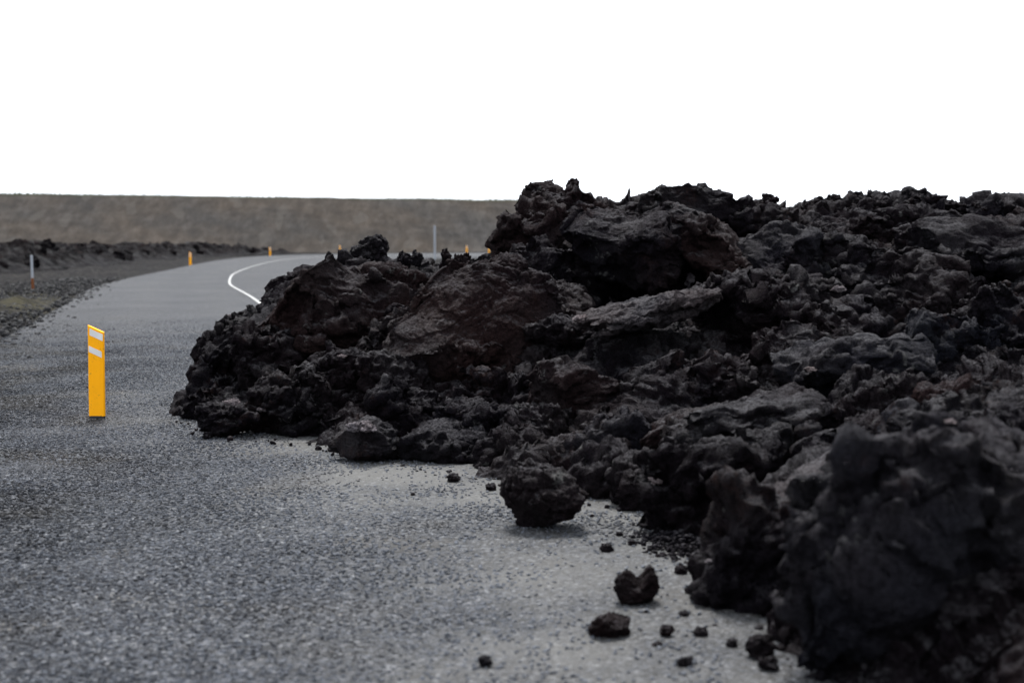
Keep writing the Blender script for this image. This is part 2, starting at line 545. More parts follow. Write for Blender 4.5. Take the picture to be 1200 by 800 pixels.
def build_road():
    us = np.array([-4.3, -4.15, -3.9, -3.4, -2.9, -2.4, -1.9, -1.4, -0.9, -0.4, 0.1, 0.6, 1.1, 1.6, 2.1, 2.6, 3.1, 3.6, 3.9, 4.1])
    n = len(RC)
    idx = np.arange(n)[:, None].repeat(len(us), 1)
    U = us[None, :].repeat(n, 0)
    wide = (1 - sstep(RC[:, 1], 40, 78))[:, None]            # the gravelled shoulder widens toward the camera
    U = U + wide * np.array([0] * 15 + [0.2, 0.45, 0.7, 0.85, 0.9])[None]
    X = RC[:, None, 0] + RN[:, None, 0] * U
    Y = RC[:, None, 1] + RN[:, None, 1] * U
    Z = road_z(idx, U)
    Z[:, 0] -= 0.10; Z[:, -1] -= 0.10
    V = np.stack([X, Y, Z], -1).reshape(-1, 3)
    V[:, 2] += 0.012 * perlin(V * np.array([0.7, 0.7, 0]), 3)
    me = mesh_np('road', V, grid_faces(n, len(us)), M_ROAD)
    me.flip_normals()
    d = hf_foot_dist(V[:, :2])
    dust = (np.exp(-(d / 1.3) ** 2) * 0.95 + 0.45 * np.exp(-(d / 2.0) ** 2)) * (0.3 + 0.7 * sstep(V[:, 0], -2.6, -0.9))
    # a band where dust has been driven out from under the flow toward the left lane
    attr(me, 'dust', np.clip(dust, 0, 1) * (V[:, 1] < 60))
    attr(me, 'loose', sstep(U.reshape(-1), 1.3, 4.2) * (1 - sstep(V[:, 1], 26, 40)))
    wob = 0.5 + 0.5 * np.cos((U.reshape(-1) - 1.0) * 2 * math.pi / 1.9)
    attr(me, 'worn', sstep(V[:, 1], 15, 34) * (0.72 + 0.28 * wob))
    o = link('road', me); tag(o, kind='structure')
    # centre line: a solid painted strip, 12 cm wide, from where the flow hides it to the far bend
    i0 = int(np.argmin(np.abs(RC[:, 1] - 17)))
    ii = np.arange(i0, n)
    u2 = np.array([-0.044, 0.044])
    X = RC[ii, None, 0] + RN[ii, None, 0] * u2; Y = RC[ii, None, 1] + RN[ii, None, 1] * u2
    Z = road_z(ii[:, None].repeat(2, 1), u2[None].repeat(len(ii), 0)) + 0.018
    V = np.stack([X, Y, Z], -1).reshape(-1, 3)
    me = mesh_np('road_marking', V, grid_faces(len(ii), 2), M_LINE); me.flip_normals()
    o = link('road_marking', me); tag(o, kind='structure')
build_road()

# ------------------------------------------------------------------ ground
def build_ground():
    # fine sheet where the photograph looks, coarse to the horizon
    xs = np.concatenate([np.linspace(-3000, -140, 14), np.linspace(-125, -42, 26), np.linspace(-40, 10, 126), np.linspace(12, 140, 40), np.linspace(160, 3000, 14)])
    ys = np.concatenate([np.linspace(-600, -20, 8), np.linspace(-16, 12, 30), np.linspace(12.5, 60, 120), np.linspace(60.8, 160, 90), np.linspace(165, 330, 20), np.linspace(400, 4000, 12)])
    X, Y = np.meshgrid(xs, ys, indexing='ij')
    V = np.stack([X.ravel(), Y.ravel(), np.zeros(X.size)], 1)
    # distance to the road
    d = np.full(len(V), 1e9); near = np.zeros(len(V), int)
    sub = np.arange(0, len(RC), 3)
    for i in sub:
        dd = np.hypot(V[:, 0] - RC[i, 0], V[:, 1] - RC[i, 1])
        k = dd < d; d[k] = dd[k]; near[k] = i
    side = (V[:, 0] - RC[near, 0]) * RN[near, 0] + (V[:, 1] - RC[near, 1]) * RN[near, 1]
    roll = 0.16 * fbm(V * 0.12, 11, 4) + 0.05 * fbm(V * 0.7, 12, 3)
    far = sstep(d, 4.0, 7.0)
    rz = BANK[near] * (0.10 + 0.040 * np.clip(side, -4, 4))
    V[:, 2] = np.where(d < 7, rz - 0.10 - 0.10 * sstep(d, 4.2, 6.0), rz * (1 - sstep(d, 7, 14)) - 0.2 * (1 - sstep(d, 7, 12)) - 0.05) + far * roll * (np.abs(V[:, 0]) < 140)
    V[:, 2] = np.where((d < 4.4), rz - 0.14, V[:, 2])
    # low spoil ridge along the left verge and the turf strip beyond it
    vr = np.exp(-((side - 6.3) / 0.9) ** 2) * sstep(V[:, 1], 17, 24) * (1 - sstep(V[:, 1], 40, 50))
    V[:, 2] += vr * (0.18 + 0.2 * fbm(V * 0.8, 14, 3))
    me = mesh_np('ground', V, grid_faces(len(xs), len(ys)), M_GROUND); 
    attr(me, 'grass', np.clip(sstep(V[:, 1], 31, 35) * (1 - sstep(V[:, 1], 42, 46)) * (side > 5.0) * (V[:, 0] > -60), 0, 1))
    o = link('ground', me); tag(o, kind='structure')
build_ground()

# ------------------------------------------------------------------ embankment behind the bend
CREST = [(-300, 122), (-190, 140), (-97, 163), (-45, 185), (0, 207), (24, 246), (60, 300), (130, 420)]
def build_bank():
    C = catmull(CREST, 1.6)
    T = np.gradient(C, axis=0); T /= np.linalg.norm(T, axis=1)[:, None]
    Nn = np.stack([T[:, 1], -T[:, 0]], 1)             # towards the road
    prof = [(-40, 0.2), (-14, 0.2), (-4.0, 6.9), (-3, 7.25), (0.0, 7.25)] + [(u, 7.25 - (u - 0.0) * 0.60) for u in np.arange(0.35, 11.6, 0.35)] + [(12.4, -0.1), (14, -0.4)]
    us = np.array([p[0] for p in prof]); zs = np.array([p[1] for p in prof])
    n = len(C)
    X = C[:, None, 0] + Nn[:, None, 0] * us; Y = C[:, None, 1] + Nn[:, None, 1] * us
    Z = zs[None].repeat(n, 0)
    V = np.stack([X, Y, Z], -1).reshape(-1, 3)
    rel = 0.12 * fbm(V * 0.10, 21, 3) + 0.22 * fbm(V * 0.7, 22, 3) * (V[:, 2] < 6.7) + 0.06 * fbm(V * 0.5, 23, 2)
    V[:, 2] += rel
    me = mesh_np('embankment', V, grid_faces(n, len(us)), M_BANK)
    U = us[None].repeat(n, 0).reshape(-1)
    attr(me, 'grass', (1 - sstep(U, -0.1, 0.6)))
    o = link('embankment', me); tag(o, kind='structure')
    # turf on the crest: blades along the top edge, one mass
    r = np.random.default_rng(5)
    B = []
    k = r.integers(20, n - 20, 6500)
    lo = -2.4; 
    for i in k:
        u = r.uniform(lo, 0.15)
        x, y = C[i] + Nn[i] * u + T[i] * r.uniform(-0.8, 0.8)
        B.append((x, y, 7.2, r.uniform(0.12, 0.42)))
    B = np.array(B)
    keep = perlin(np.stack([B[:, 0] * 0.09, B[:, 1] * 0.09, 0 * B[:, 0]], 1), 9) > -0.12
    B = B[keep]
    tz = 0.12 * fbm(np.stack([B[:, 0], B[:, 1], np.full(len(B), 7.0)], 1) * 0.10, 21, 3)
    V, F = [], []
    for j, (x, y, z, h) in enumerate(B):
        z = z + tz[j]
        a_ = r.uniform(0, math.pi); dx, dy = math.cos(a_) * 0.09, math.sin(a_) * 0.09
        lx, ly = r.normal(0, 0.1, 2)
        V += [(x - dx, y - dy, z - 0.15), (x + dx, y + dy, z - 0.15), (x + lx, y + ly, z + h)]
        F.append((3 * j, 3 * j + 1, 3 * j + 2))
    me = mesh_np('turf', np.array(V), np.array(F), M_TURF, False)
    tag(link('turf', me), kind='stuff')
build_bank()

def scatter_stones_bank():
    r = np.random.default_rng(77)
    return r

# ------------------------------------------------------------------ the lava flow: its body as a height field
ctl = []
def cp(px, py, Y): 
    p = at(px, py, Y)
    ctl.append((p.x, p.y, p.z - (0.11 if py > 300 and p.z > 0.3 else 0.0)))       # the boulders stand proud of the body
for a_ in [(258, 405, 13.9), (278, 374, 14.2), (300, 366, 14.4), (340, 342, 14.7), (385, 322, 14.8), (440, 326, 14.8), (500, 326, 14.7), (560, 320, 14.4),
           (243, 455, 13.5), (300, 430, 13.0), (260, 470, 12.9), (400, 400, 13.3), (400, 480, 11.7), (320, 490, 12.2), (500, 390, 13.0), (500, 470, 11.5), (440, 440, 12.4), (560, 340, 13.6), (600, 410, 12.2), (560, 430, 12.0),
           (640, 390, 12.6), (700, 345, 14.7), (640, 330, 13.9), (600, 285, 14.9), (640, 258, 15.2), (700, 266, 15.3), (760, 266, 15.6), (810, 245, 16.0), (870, 255, 16.3), (950, 250, 16.8), (1030, 246, 16.6), (1100, 250, 17.2), (1200, 254, 17.2),
           (780, 334, 15.0), (850, 310, 14.2), (760, 385, 12.2), (700, 450, 11.1), (650, 510, 10.3), (600, 540, 10.0), (780, 490, 9.9), (850, 440, 10.4), (900, 345, 12.4), (1000, 315, 13.8), (1100, 310, 14.3), (1180, 340, 13.3), (1000, 410, 10.8), (1100, 410, 11.0), (1180, 450, 9.3), (900, 505, 9.4), (950, 440, 9.5), (1050, 480, 8.2), (860, 590, 8.6), (810, 600, 8.4), (950, 580, 7.1), (1050, 560, 6.5), (900, 650, 6.6), (1000, 620, 6.1), (1100, 560, 6.0), (1190, 540, 6.0), (1000, 720, 5.6), (1100, 680, 5.4), (1190, 640, 5.2), (1190, 780, 4.7)]:
    cp(*a_)
ctl += [(0.3, 16.2, 1.75), (1.0, 16.4, 1.8), (2.2, 16.8, 1.9), (3.3, 17.6, 1.9), (5.5, 18.4, 1.85), (0.6, 15.9, 1.95), (1.5, 16.3, 1.95)]
for x, y in FOOT: ctl.append((x + 0.1, y + 0.12, -0.05))
for x, y in FOOT[1:-1:2]: ctl.append((x - 0.7, y - 0.55, -0.65))
ctl += [(-4.0, 13.6, -0.6), (-4.2, 15.5, -0.6), (-3.8, 18, -0.5), (-2.2, 20.5, 0.0), (-3.4, 22, -0.5), (-1.9, 24, 0.2), (-3.2, 26, -0.5), (-1, 30, 0.4), (-3, 31, -0.5), (-1.6, 18, 0.9), (-1.5, 16.5, 1.3), (-2.6, 16.3, 0.9),
        (1, 18, 1.5), (0.5, 22, 1.2), (3, 19, 1.7), (5, 21, 1.7), (8, 20, 1.7), (3, 28, 1.5), (8, 28, 1.6), (14, 20, 1.7), (14, 12, 1.6), (10, 9, 1.3), (6, 7, 1.1), (4.5, 5.5, 1.0), (3.5, 4.2, 0.9), (3.0, 2.8, 0.8), (2.4, 1.8, 0.7), (2.0, 3.0, 0.55), (14, 5, 1.4), (14, 32, 1.6), (8, 34, 1.5), (2, 34, 1.0), (20, 15, 1.7), (20, 30, 1.7), (7, 2.5, 1.2)]
ctl = np.array(ctl)
def _tps(r2): return np.where(r2 > 1e-9, 0.5 * r2 * np.log(np.maximum(r2, 1e-9)), 0)
def _fit():
    n = len(ctl)
    D = ((ctl[:, None, :2] - ctl[None, :, :2]) ** 2).sum(-1)
    K = _tps(D) + np.eye(n) * 0.05
    Pm = np.concatenate([np.ones((n, 1)), ctl[:, :2]], 1)
    A = np.block([[K, Pm], [Pm.T, np.zeros((3, 3))]])
    return np.linalg.solve(A, np.concatenate([ctl[:, 2], np.zeros(3)]))
_W = _fit()
def hf(X, Y):
    X = np.asarray(X, float).ravel(); Y = np.asarray(Y, float).ravel()
    out = np.empty(len(X))
    for c in range(0, len(X), 20000):
        x, y = X[c:c + 20000], Y[c:c + 20000]
        D = (x[:, None] - ctl[None, :, 0]) ** 2 + (y[:, None] - ctl[None, :, 1]) ** 2
        out[c:c + 20000] = _tps(D) @ _W[:-3] + _W[-3] + _W[-2] * x + _W[-1] * y
    lim = np.where(X < 0.4, 1.18 - 0.05 * (Y - 15), 2.6)      # behind the left mound the flow drops away
    out = np.where(Y > 15.2, np.minimum(out, lim), out)
    return np.clip(out, -0.5, 2.6)

def build_flow_body():
    th = np.radians(np.concatenate([np.linspace(-15.5, 25, 540), np.linspace(25.4, 42, 44)]))
    rr = np.concatenate([np.linspace(2.4, 4.1, 18), 4.2 * (18.2 / 4.2) ** np.linspace(0, 1, 800), np.linspace(18.6, 36, 60)])
    TH, RR = np.meshgrid(th, rr, indexing='ij')
    X, Y = RR * np.sin(TH), RR * np.cos(TH)
    Z = hf(X, Y).reshape(X.shape)
    V = np.stack([X.ravel(), Y.ravel(), Z.ravel()], 1).astype(np.float32)
    F = grid_faces(len(th), len(rr))[:, ::-1]
    V = V.astype(np.float32)
    m = np.clip(sstep(V[:, 2], -0.35, 0.1), 0, 1).astype(np.float32)
    Q = V - 0.5 * (V @ RIB)[:, None] * RIB
    V[:, 2] += m * (0.06 * fbm(V * 1.1, 40, 3) + 0.42 * (0.20 - np.abs(perlin(Q * 0.95, 44))) * sstep(V[:, 2], 0.1, 0.7))
    z0 = V[:, 2].copy()
    V = clinker(V, F, 0.018, 9.0, 61, 1.1, m)
    V[:, 2] = np.minimum(V[:, 2], z0 + 0.22 + 0.10 * np.tanh((V[:, 2] - z0 - 0.22) / 0.3))
    keep = V[:, 2] > -0.25
    kf = keep[F].any(1)
    F = F[kf]
    used = np.unique(F); mp = np.zeros(len(V), int); mp[used] = np.arange(len(used))
    me = mesh_np('lava_field', V[used], mp[F], M_LAVA)
    o = link('lava_field', me); tag(o, kind='structure')
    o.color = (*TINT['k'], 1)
build_flow_body()

# ------------------------------------------------------------------ named boulders of the flow front
def boulder(name, label, px, py, Y, wx, hy, tint='k', depth=1.0, roll=0, yaw=None, pitch=0, blocky=3.0, cuts=5, amp=1.0, waist=0.0, seed=1, group=None, sf=0.35, lump=0.3, rest=False, res=None, cat='boulder'):
    p = at(px, py, Y)
    m_px = p.y / FPX
    blur = abs(p.y - 12) / p.y                         # out of focus: fewer faces needed
    e_px = (1.25 + 2.4 * blur) * 1.17
    n = res or int(np.clip(1.75 * (wx + hy) / 2 / e_px, 14, 120))
    if group == FR:
        g_ = 1.16 if px < 840 or p.y < 6.6 or py < 300 else 1.30
        wx, hy = wx * g_, hy * (g_ - 0.04); sf = sf + 0.22
    rx, rz = wx * m_px, hy * m_px
    ry = (rx + rz) * 0.5 * depth
    V, F, mask = rock((rx, ry, rz), n, seed, blocky, cuts, amp, waist, sf, lump)
    rot = Matrix.Rotation(R(yaw if yaw is not None else (seed * 47) % 360 * 0.12 - 20), 3, 'Z') @ Matrix.Rotation(R(roll), 3, 'Y') @ Matrix.Rotation(R(pitch), 3, 'X')
    V = V @ np.array(rot, np.float32).T
    c = np.array((p.x, p.y + ry * 0.36, p.z), np.float32)
    if rest:
        c[1] = p.y
    V = V + c
    if rest:
        V[:, 2] += 0.025 - np.sort(V[:, 2])[len(V) // 60]
    base = np.array((c[0], c[1], V[:, 2].min()), np.float32)
    me = mesh_np(name, V - base, F, M_LAVA)
    o = link(name, me, None, base.tolist())
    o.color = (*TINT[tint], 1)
    tag(o, label, cat, group)
    if group == FR: NAMED.append((px, py, Y, short(label)))
    return o

B = boulder
FR = 'boulders packed into the lava front'
NAMED = []
def short(label):
    import re
    t = re.split(r' (?:forming|at the|on the|in the|of the|under|just|below|behind|where|whose|standing|filling|right|left|leaning|inside|above|beneath|between|beside|with|lying|rising|half|nearest|overhanging|sloping|slanting|jutting|directly)\b|,', label)[0]
    return ' '.join(t.split()[:6])
# left mound
B('lava_boulder', 'largest dark lump forming the left tip of the lava front on the road', 272, 444, 13.3, 42, 52, 'd', 1.0, 24, seed=11, cuts=2, amp=0.9, blocky=2.1, lump=0.2, group=FR)
B('lava_boulder', 'low black lump at the foot of the left tip, touching the road', 240, 476, 12.9, 28, 24, 'd', 1.0, 14, seed=12, cuts=2, amp=1.0, blocky=2.2, lump=0.2, group=FR)
B('lava_boulder', 'jagged black rock on the sloping left shoulder nearest the white road line', 304, 390, 13.8, 38, 24, 'd', 1.0, -25, seed=213, cuts=1, amp=1.5, group=FR)
B('lava_boulder', 'rough black rock on the skyline just right of the white road line', 354, 352, 14.2, 42, 24, 'k', 1.0, -24, seed=214, cuts=1, amp=1.5, group=FR)
B('lava_boulder', 'broad smooth brown slab face in the middle of the left mound', 416, 388, 13.1, 104, 72, 'r', 0.7, 14, 8, seed=15, cuts=6, amp=0.8, sf=0.2, blocky=2.6, group=FR)
B('lava_boulder', 'rounded brown top of the left mound under the perched rock', 450, 347, 14.2, 75, 28, 'r', 0.9, 4, seed=16, cuts=4, amp=0.7, blocky=2.6, group=FR)
B('lava_boulder', 'small rough black rock on the crest left of the perched rock', 394, 330, 14.5, 36, 18, 'k', 1.0, -12, seed=217, cuts=1, amp=1.4, group=FR)
B('lava_boulder', 'long clinkery ridge slanting across the left mound', 500, 366, 12.8, 52, 19, 'k', 0.9, -32, 0, seed=18, cuts=2, amp=1.35, group=FR)
B('lava_boulder', 'smaller clinker block low on the slanting ridge of the left mound', 452, 402, 12.5, 30, 17, 'k', 1.0, -38, 0, seed=19, cuts=2, amp=1.35, group=FR)
B('lava_boulder', 'tall smooth brown face right of the slanting clinker ridge', 546, 416, 12.2, 78, 96, 'b', 0.6, 24, 10, seed=20, cuts=6, amp=0.8, sf=0.2, blocky=2.7, group=FR)
B('lava_boulder', 'brown hump on the crest just left of the high outcrop', 556, 336, 13.8, 40, 22, 'b', 0.9, 8, seed=21, cuts=3, amp=0.9, group=FR)
B('lava_boulder', 'steep bluish black flank between the brown face and the high outcrop', 602, 378, 12.9, 32, 66, 'k', 0.9, -14, 0, seed=22, cuts=4, amp=0.9, group=FR)
B('lava_boulder', 'knobbly black lump in the lower middle of the left mound', 404, 440, 12.0, 36, 24, 'k', 1.0, seed=23, cuts=2, amp=1.3, group=FR)
B('lava_boulder', 'round dark lump below the slanting ridge', 452, 448, 11.8, 32, 30, 'k', 1.0, seed=24, cuts=3, amp=1.1, group=FR)
B('lava_boulder', 'dark overhanging lump above the loose boulder with the grey crust', 346, 472, 11.9, 48, 34, 'd', 1.0, -6, seed=25, cuts=3, amp=1.2, group=FR)
B('lava_boulder', 'small black lump standing beside the left tip', 318, 430, 12.7, 34, 34, 'd', 1.0, 12, seed=26, cuts=3, amp=1.2, group=FR)
B('lava_boulder', 'low black toe lying on the road below the left tip', 268, 504, 11.75, 30, 15, 'k', 1.0, seed=27, cuts=2, amp=1.3, rest=True, group=FR)
B('lava_boulder', 'dark blocky rock in the recess behind the loose boulder with the grey crust', 470, 496, 11.2, 36, 38, 'd', 1.0, seed=28, cuts=3, group=FR)
B('lava_boulder', 'low square block lying on the road right of the loose boulder with the grey crust', 512, 538, 10.3, 38, 24, 'k', 1.0, 4, seed=29, cuts=5, amp=1.0, group=FR)
B('lava_boulder', 'black clinker lump above the low square block', 556, 502, 10.9, 40, 34, 'k', 1.0, seed=30, cuts=3, amp=1.1, group=FR)
B('lava_boulder', 'dark lump directly behind the top shaped boulder', 600, 540, 10.1, 36, 34, 'k', 1.0, seed=31, cuts=3, amp=1.1, group=FR)
B('lava_boulder', 'rough rock where the brown face meets the lower rubble', 590, 470, 11.4, 40, 26, 'k', 1.0, 22, seed=32, cuts=3, amp=1.2, group=FR)
# high outcrop
B('lava_boulder', 'rugged head of the high outcrop, the highest rock on the skyline', 662, 250, 14.8, 46, 21, 'b', 1.0, 12, seed=33, cuts=2, amp=1.2, group=FR)
B('lava_boulder', 'left shoulder of the high outcrop overhanging the road view', 622, 280, 14.4, 42, 31, 'b', 1.0, -28, seed=34, cuts=3, amp=1.0, group=FR)
B('lava_boulder', 'large flat faced block under the skyline in the high outcrop', 728, 284, 13.3, 62, 38, 'k', 1.6, 6, 12, seed=35, cuts=5, amp=0.9, sf=0.3, group=FR)
B('lava_boulder', 'layered black crag standing on the skyline right of the high outcrop', 818, 246, 15.2, 52, 19, 'd', 1.0, 8, seed=36, cuts=3, amp=1.2, blocky=3.5, group=FR)
B('lava_boulder', 'small dark cap on top of the layered crag', 806, 231, 15.3, 28, 9, 'd', 1.0, -4, seed=37, cuts=2, amp=1.1, group=FR)
B('lava_boulder', 'smooth brownish grey block below the layered crag', 832, 292, 13.3, 56, 32, 'b', 1.5, 16, 8, seed=38, cuts=5, amp=0.9, sf=0.3, group=FR)
B('lava_boulder', 'dark rock under the left shoulder of the high outcrop', 634, 322, 13.6, 38, 26, 'k', 1.0, seed=39, cuts=4, group=FR)
B('lava_boulder', 'left knob inside the dark hollow under the flat faced block', 692, 334, 13.7, 24, 22, 'k', 1.0, seed=40, cuts=2, amp=1.2, group=FR)
B('lava_boulder', 'middle knob inside the dark hollow under the flat faced block', 734, 330, 13.9, 17, 17, 'd', 1.0, seed=41, cuts=1, amp=1.2, group=FR)
B('lava_boulder', 'right knob inside the dark hollow under the flat faced block', 766, 326, 13.9, 18, 18, 'd', 1.0, seed=42, cuts=1, amp=1.2, group=FR)
B('lava_boulder', 'square brown block left of the pale topped slab', 640, 366, 12.8, 40, 30, 'b', 1.0, 8, seed=43, cuts=5, group=FR)
B('lava_boulder', 'tilted slab with a pale grey top in the middle of the flow', 768, 362, 11.3, 68, 13, 'p', 1.2, -15, 8, seed=144, cuts=3, amp=1.5, blocky=3, lump=0.35, pitch=2, group=FR)  # sheen on the slab top is painted in by the pale tint
B('lava_boulder', 'dark block holding up the pale topped slab', 766, 412, 12.1, 64, 30, 'd', 0.9, seed=45, cuts=5, amp=0.8, group=FR)
B('lava_boulder', 'long low rock left of the pale topped slab at its foot', 664, 396, 12.0, 42, 16, 'k', 1.0, 6, seed=46, cuts=3, group=FR)
# middle rubble
B('lava_boulder', 'round topped brown block below the long low rock', 678, 462, 10.8, 50, 28, 'b', 0.9, 2, seed=47, cuts=3, amp=1.0, group=FR)
B('lava_boulder', 'smooth rounded boulder just behind the top shaped boulder', 660, 544, 9.7, 25, 27, 'k', 1.0, seed=48, cuts=2, amp=0.7, blocky=2.5, group=FR)
B('lava_boulder', 'egg shaped boulder leaning among the rubble right of the smooth rounded boulder', 712, 566, 9.0, 34, 34, 'k', 1.0, -35, seed=49, cuts=2, amp=0.8, blocky=2.5, group=FR)
B('lava_boulder', 'grey crusted clinker lump on top of the egg shaped boulder', 722, 524, 9.6, 42, 24, 'g', 1.0, -12, seed=50, cuts=3, amp=1.2, group=FR)
B('lava_boulder', 'dark boulder with a pale spot at the edge of the road', 760, 578, 8.55, 27, 36, 'k', 1.0, -14, seed=51, cuts=2, amp=1.0, group=FR)
B('lava_boulder', 'rough lump left of the dark gap below the pale topped slab', 632, 506, 10.4, 32, 24, 'k', 1.0, seed=52, cuts=3, amp=1.2, group=FR)
B('lava_boulder', 'clinker lumps tumbled beneath the dark block of the pale slab', 770, 470, 10.4, 48, 28, 'k', 1.0, -24, seed=53, cuts=3, amp=1.3, group=FR)
B('lava_boulder', 'brownish bar of rock slanting above the big overhanging block', 800, 506, 9.4, 46, 16, 'b', 1.0, -26, seed=54, cuts=3, group=FR)
B('lava_boulder', 'tall dark block rising straight from the road beside the gravel heap', 846, 592, 7.8, 70, 72, 'd', 0.9, 14, 0, seed=55, cuts=5, amp=0.8, group=FR)
B('lava_boulder', 'jutting grey edged ledge over the tall dark block', 830, 530, 8.4, 52, 34, 'k', 1.0, -18, seed=56, cuts=4, amp=0.9, group=FR)
B('lava_boulder', 'broad flat topped dark block behind the tall dark block', 900, 490, 8.4, 74, 24, 'k', 1.5, -6, seed=57, cuts=4, amp=0.9, group=FR)
B('lava_boulder', 'steep lumpy column of rock right of the pale topped slab', 872, 396, 11.5, 42, 52, 'k', 1.0, 12, seed=58, cuts=3, amp=1.2, group=FR)
B('lava_boulder', 'knobbly rock above the broad flat topped block', 860, 460, 10.1, 38, 26, 'k', 1.0, seed=59, cuts=3, amp=1.3, group=FR)
# right hand slope
B('lava_boulder', 'grey brown domed rock in the upper slope under the skyline knobs', 924, 304, 13.4, 44, 30, 'g', 1.0, -10, seed=60, cuts=3, amp=1.0, group=FR)
B('lava_boulder', 'dark ledge with an overhang below the grey brown domed rock', 942, 352, 12.0, 40, 20, 'k', 1.0, 4, seed=61, cuts=3, amp=1.1, group=FR)
B('lava_boulder', 'dark knob in a hollow on the upper right slope', 1046, 262, 15.5, 28, 15, 'k', 1.0, seed=62, cuts=2, amp=1.2, group=FR)
B('lava_boulder', 'big domed black mass in the middle of the right slope', 1064, 352, 12.2, 58, 38, 'k', 1.0, 10, seed=63, cuts=3, amp=1.0, group=FR)
B('lava_boulder', 'rock stack at the right edge of the picture half way up the slope', 1178, 396, 11.0, 38, 46, 'k', 1.0, seed=64, cuts=4, amp=1.1, group=FR)
B('lava_boulder', 'bluish dark boulder below the big domed mass', 1106, 408, 10.8, 54, 34, 'g', 1.0, 6, seed=65, cuts=3, amp=1.0, group=FR)
B('lava_boulder', 'blue grey flat block in the middle of the right slope', 1016, 446, 9.6, 70, 30, 'g', 1.0, 3, seed=66, cuts=5, amp=0.7, blocky=4, group=FR)
B('lava_boulder', 'rough rock between the dark ledge and the blue grey flat block', 985, 396, 11.0, 48, 28, 'k', 1.0, seed=67, cuts=3, amp=1.2, group=FR)
B('lava_boulder', 'clinker lump left of the blue grey flat block', 924, 420, 10.4, 40, 28, 'k', 1.0, seed=68, cuts=3, amp=1.2, group=FR)
B('lava_boulder', 'reddish brown clinker behind the huge near boulder', 1124, 484, 8.2, 36, 24, 'r', 1.0, seed=69, cuts=2, amp=1.3, group=FR)
B('lava_boulder', 'small bluish block wedged behind the huge near boulder', 1062, 516, 7.6, 22, 28, 'g', 1.0, 20, seed=70, cuts=4, amp=0.8, group=FR)
B('lava_boulder', 'broad smooth scree slab under the skyline at the right edge', 1150, 300, 14.6, 80, 36, 'k', 1.0, 8, seed=71, cuts=3, amp=0.9, blocky=2.4, group=FR)
B('lava_boulder', 'rubbly rock under the skyline knobs between the crag and the domed rock', 896, 268, 15.2, 42, 22, 'k', 1.0, seed=72, cuts=2, amp=1.2, group=FR)
B('lava_boulder', 'rubbly rock under the tallest skyline knob', 986, 268, 15.4, 50, 22, 'k', 1.0, seed=73, cuts=2, amp=1.2, group=FR)
B('lava_boulder', 'long lumpy rib of rock left of the big domed mass', 1000, 316, 13.4, 44, 26, 'k', 1.0, 15, seed=74, cuts=3, amp=1.2, group=FR)
# near boulders
B('lava_boulder', 'dark near boulder under the long pale crusted rock, leaning on the huge near boulder', 962, 592, 6.9, 74, 34, 'k', 0.9, -32, 0, seed=75, cuts=4, amp=0.8, group=FR)
B('lava_boulder', 'long pale crusted rock sloping down to the left above the dark near boulders', 960, 562, 6.75, 66, 9, 'p', 1.0, -27, 0, seed=79, cuts=3, amp=0.9, group=FR)  # pale crust, with the highlight of the lit ridge painted into its tint
B('lava_boulder', 'dark near boulder whose rounded base stands on the road by the pebbles', 908, 672, 6.2, 72, 84, 'k', 0.9, 18, 0, seed=76, cuts=3, amp=0.7, blocky=2.7, group=FR)
B('lava_boulder', 'huge near boulder filling the lower right corner of the picture', 1100, 694, 5.2, 158, 146, 'n', 1.0, -18, 0, seed=77, cuts=5, amp=1.35, blocky=2.8, group=FR)
B('lava_boulder', 'near boulder at the right edge leaning behind the huge near boulder', 1186, 572, 5.9, 96, 62, 'n', 1.0, -8, 0, seed=78, cuts=4, amp=1.1, group=FR)

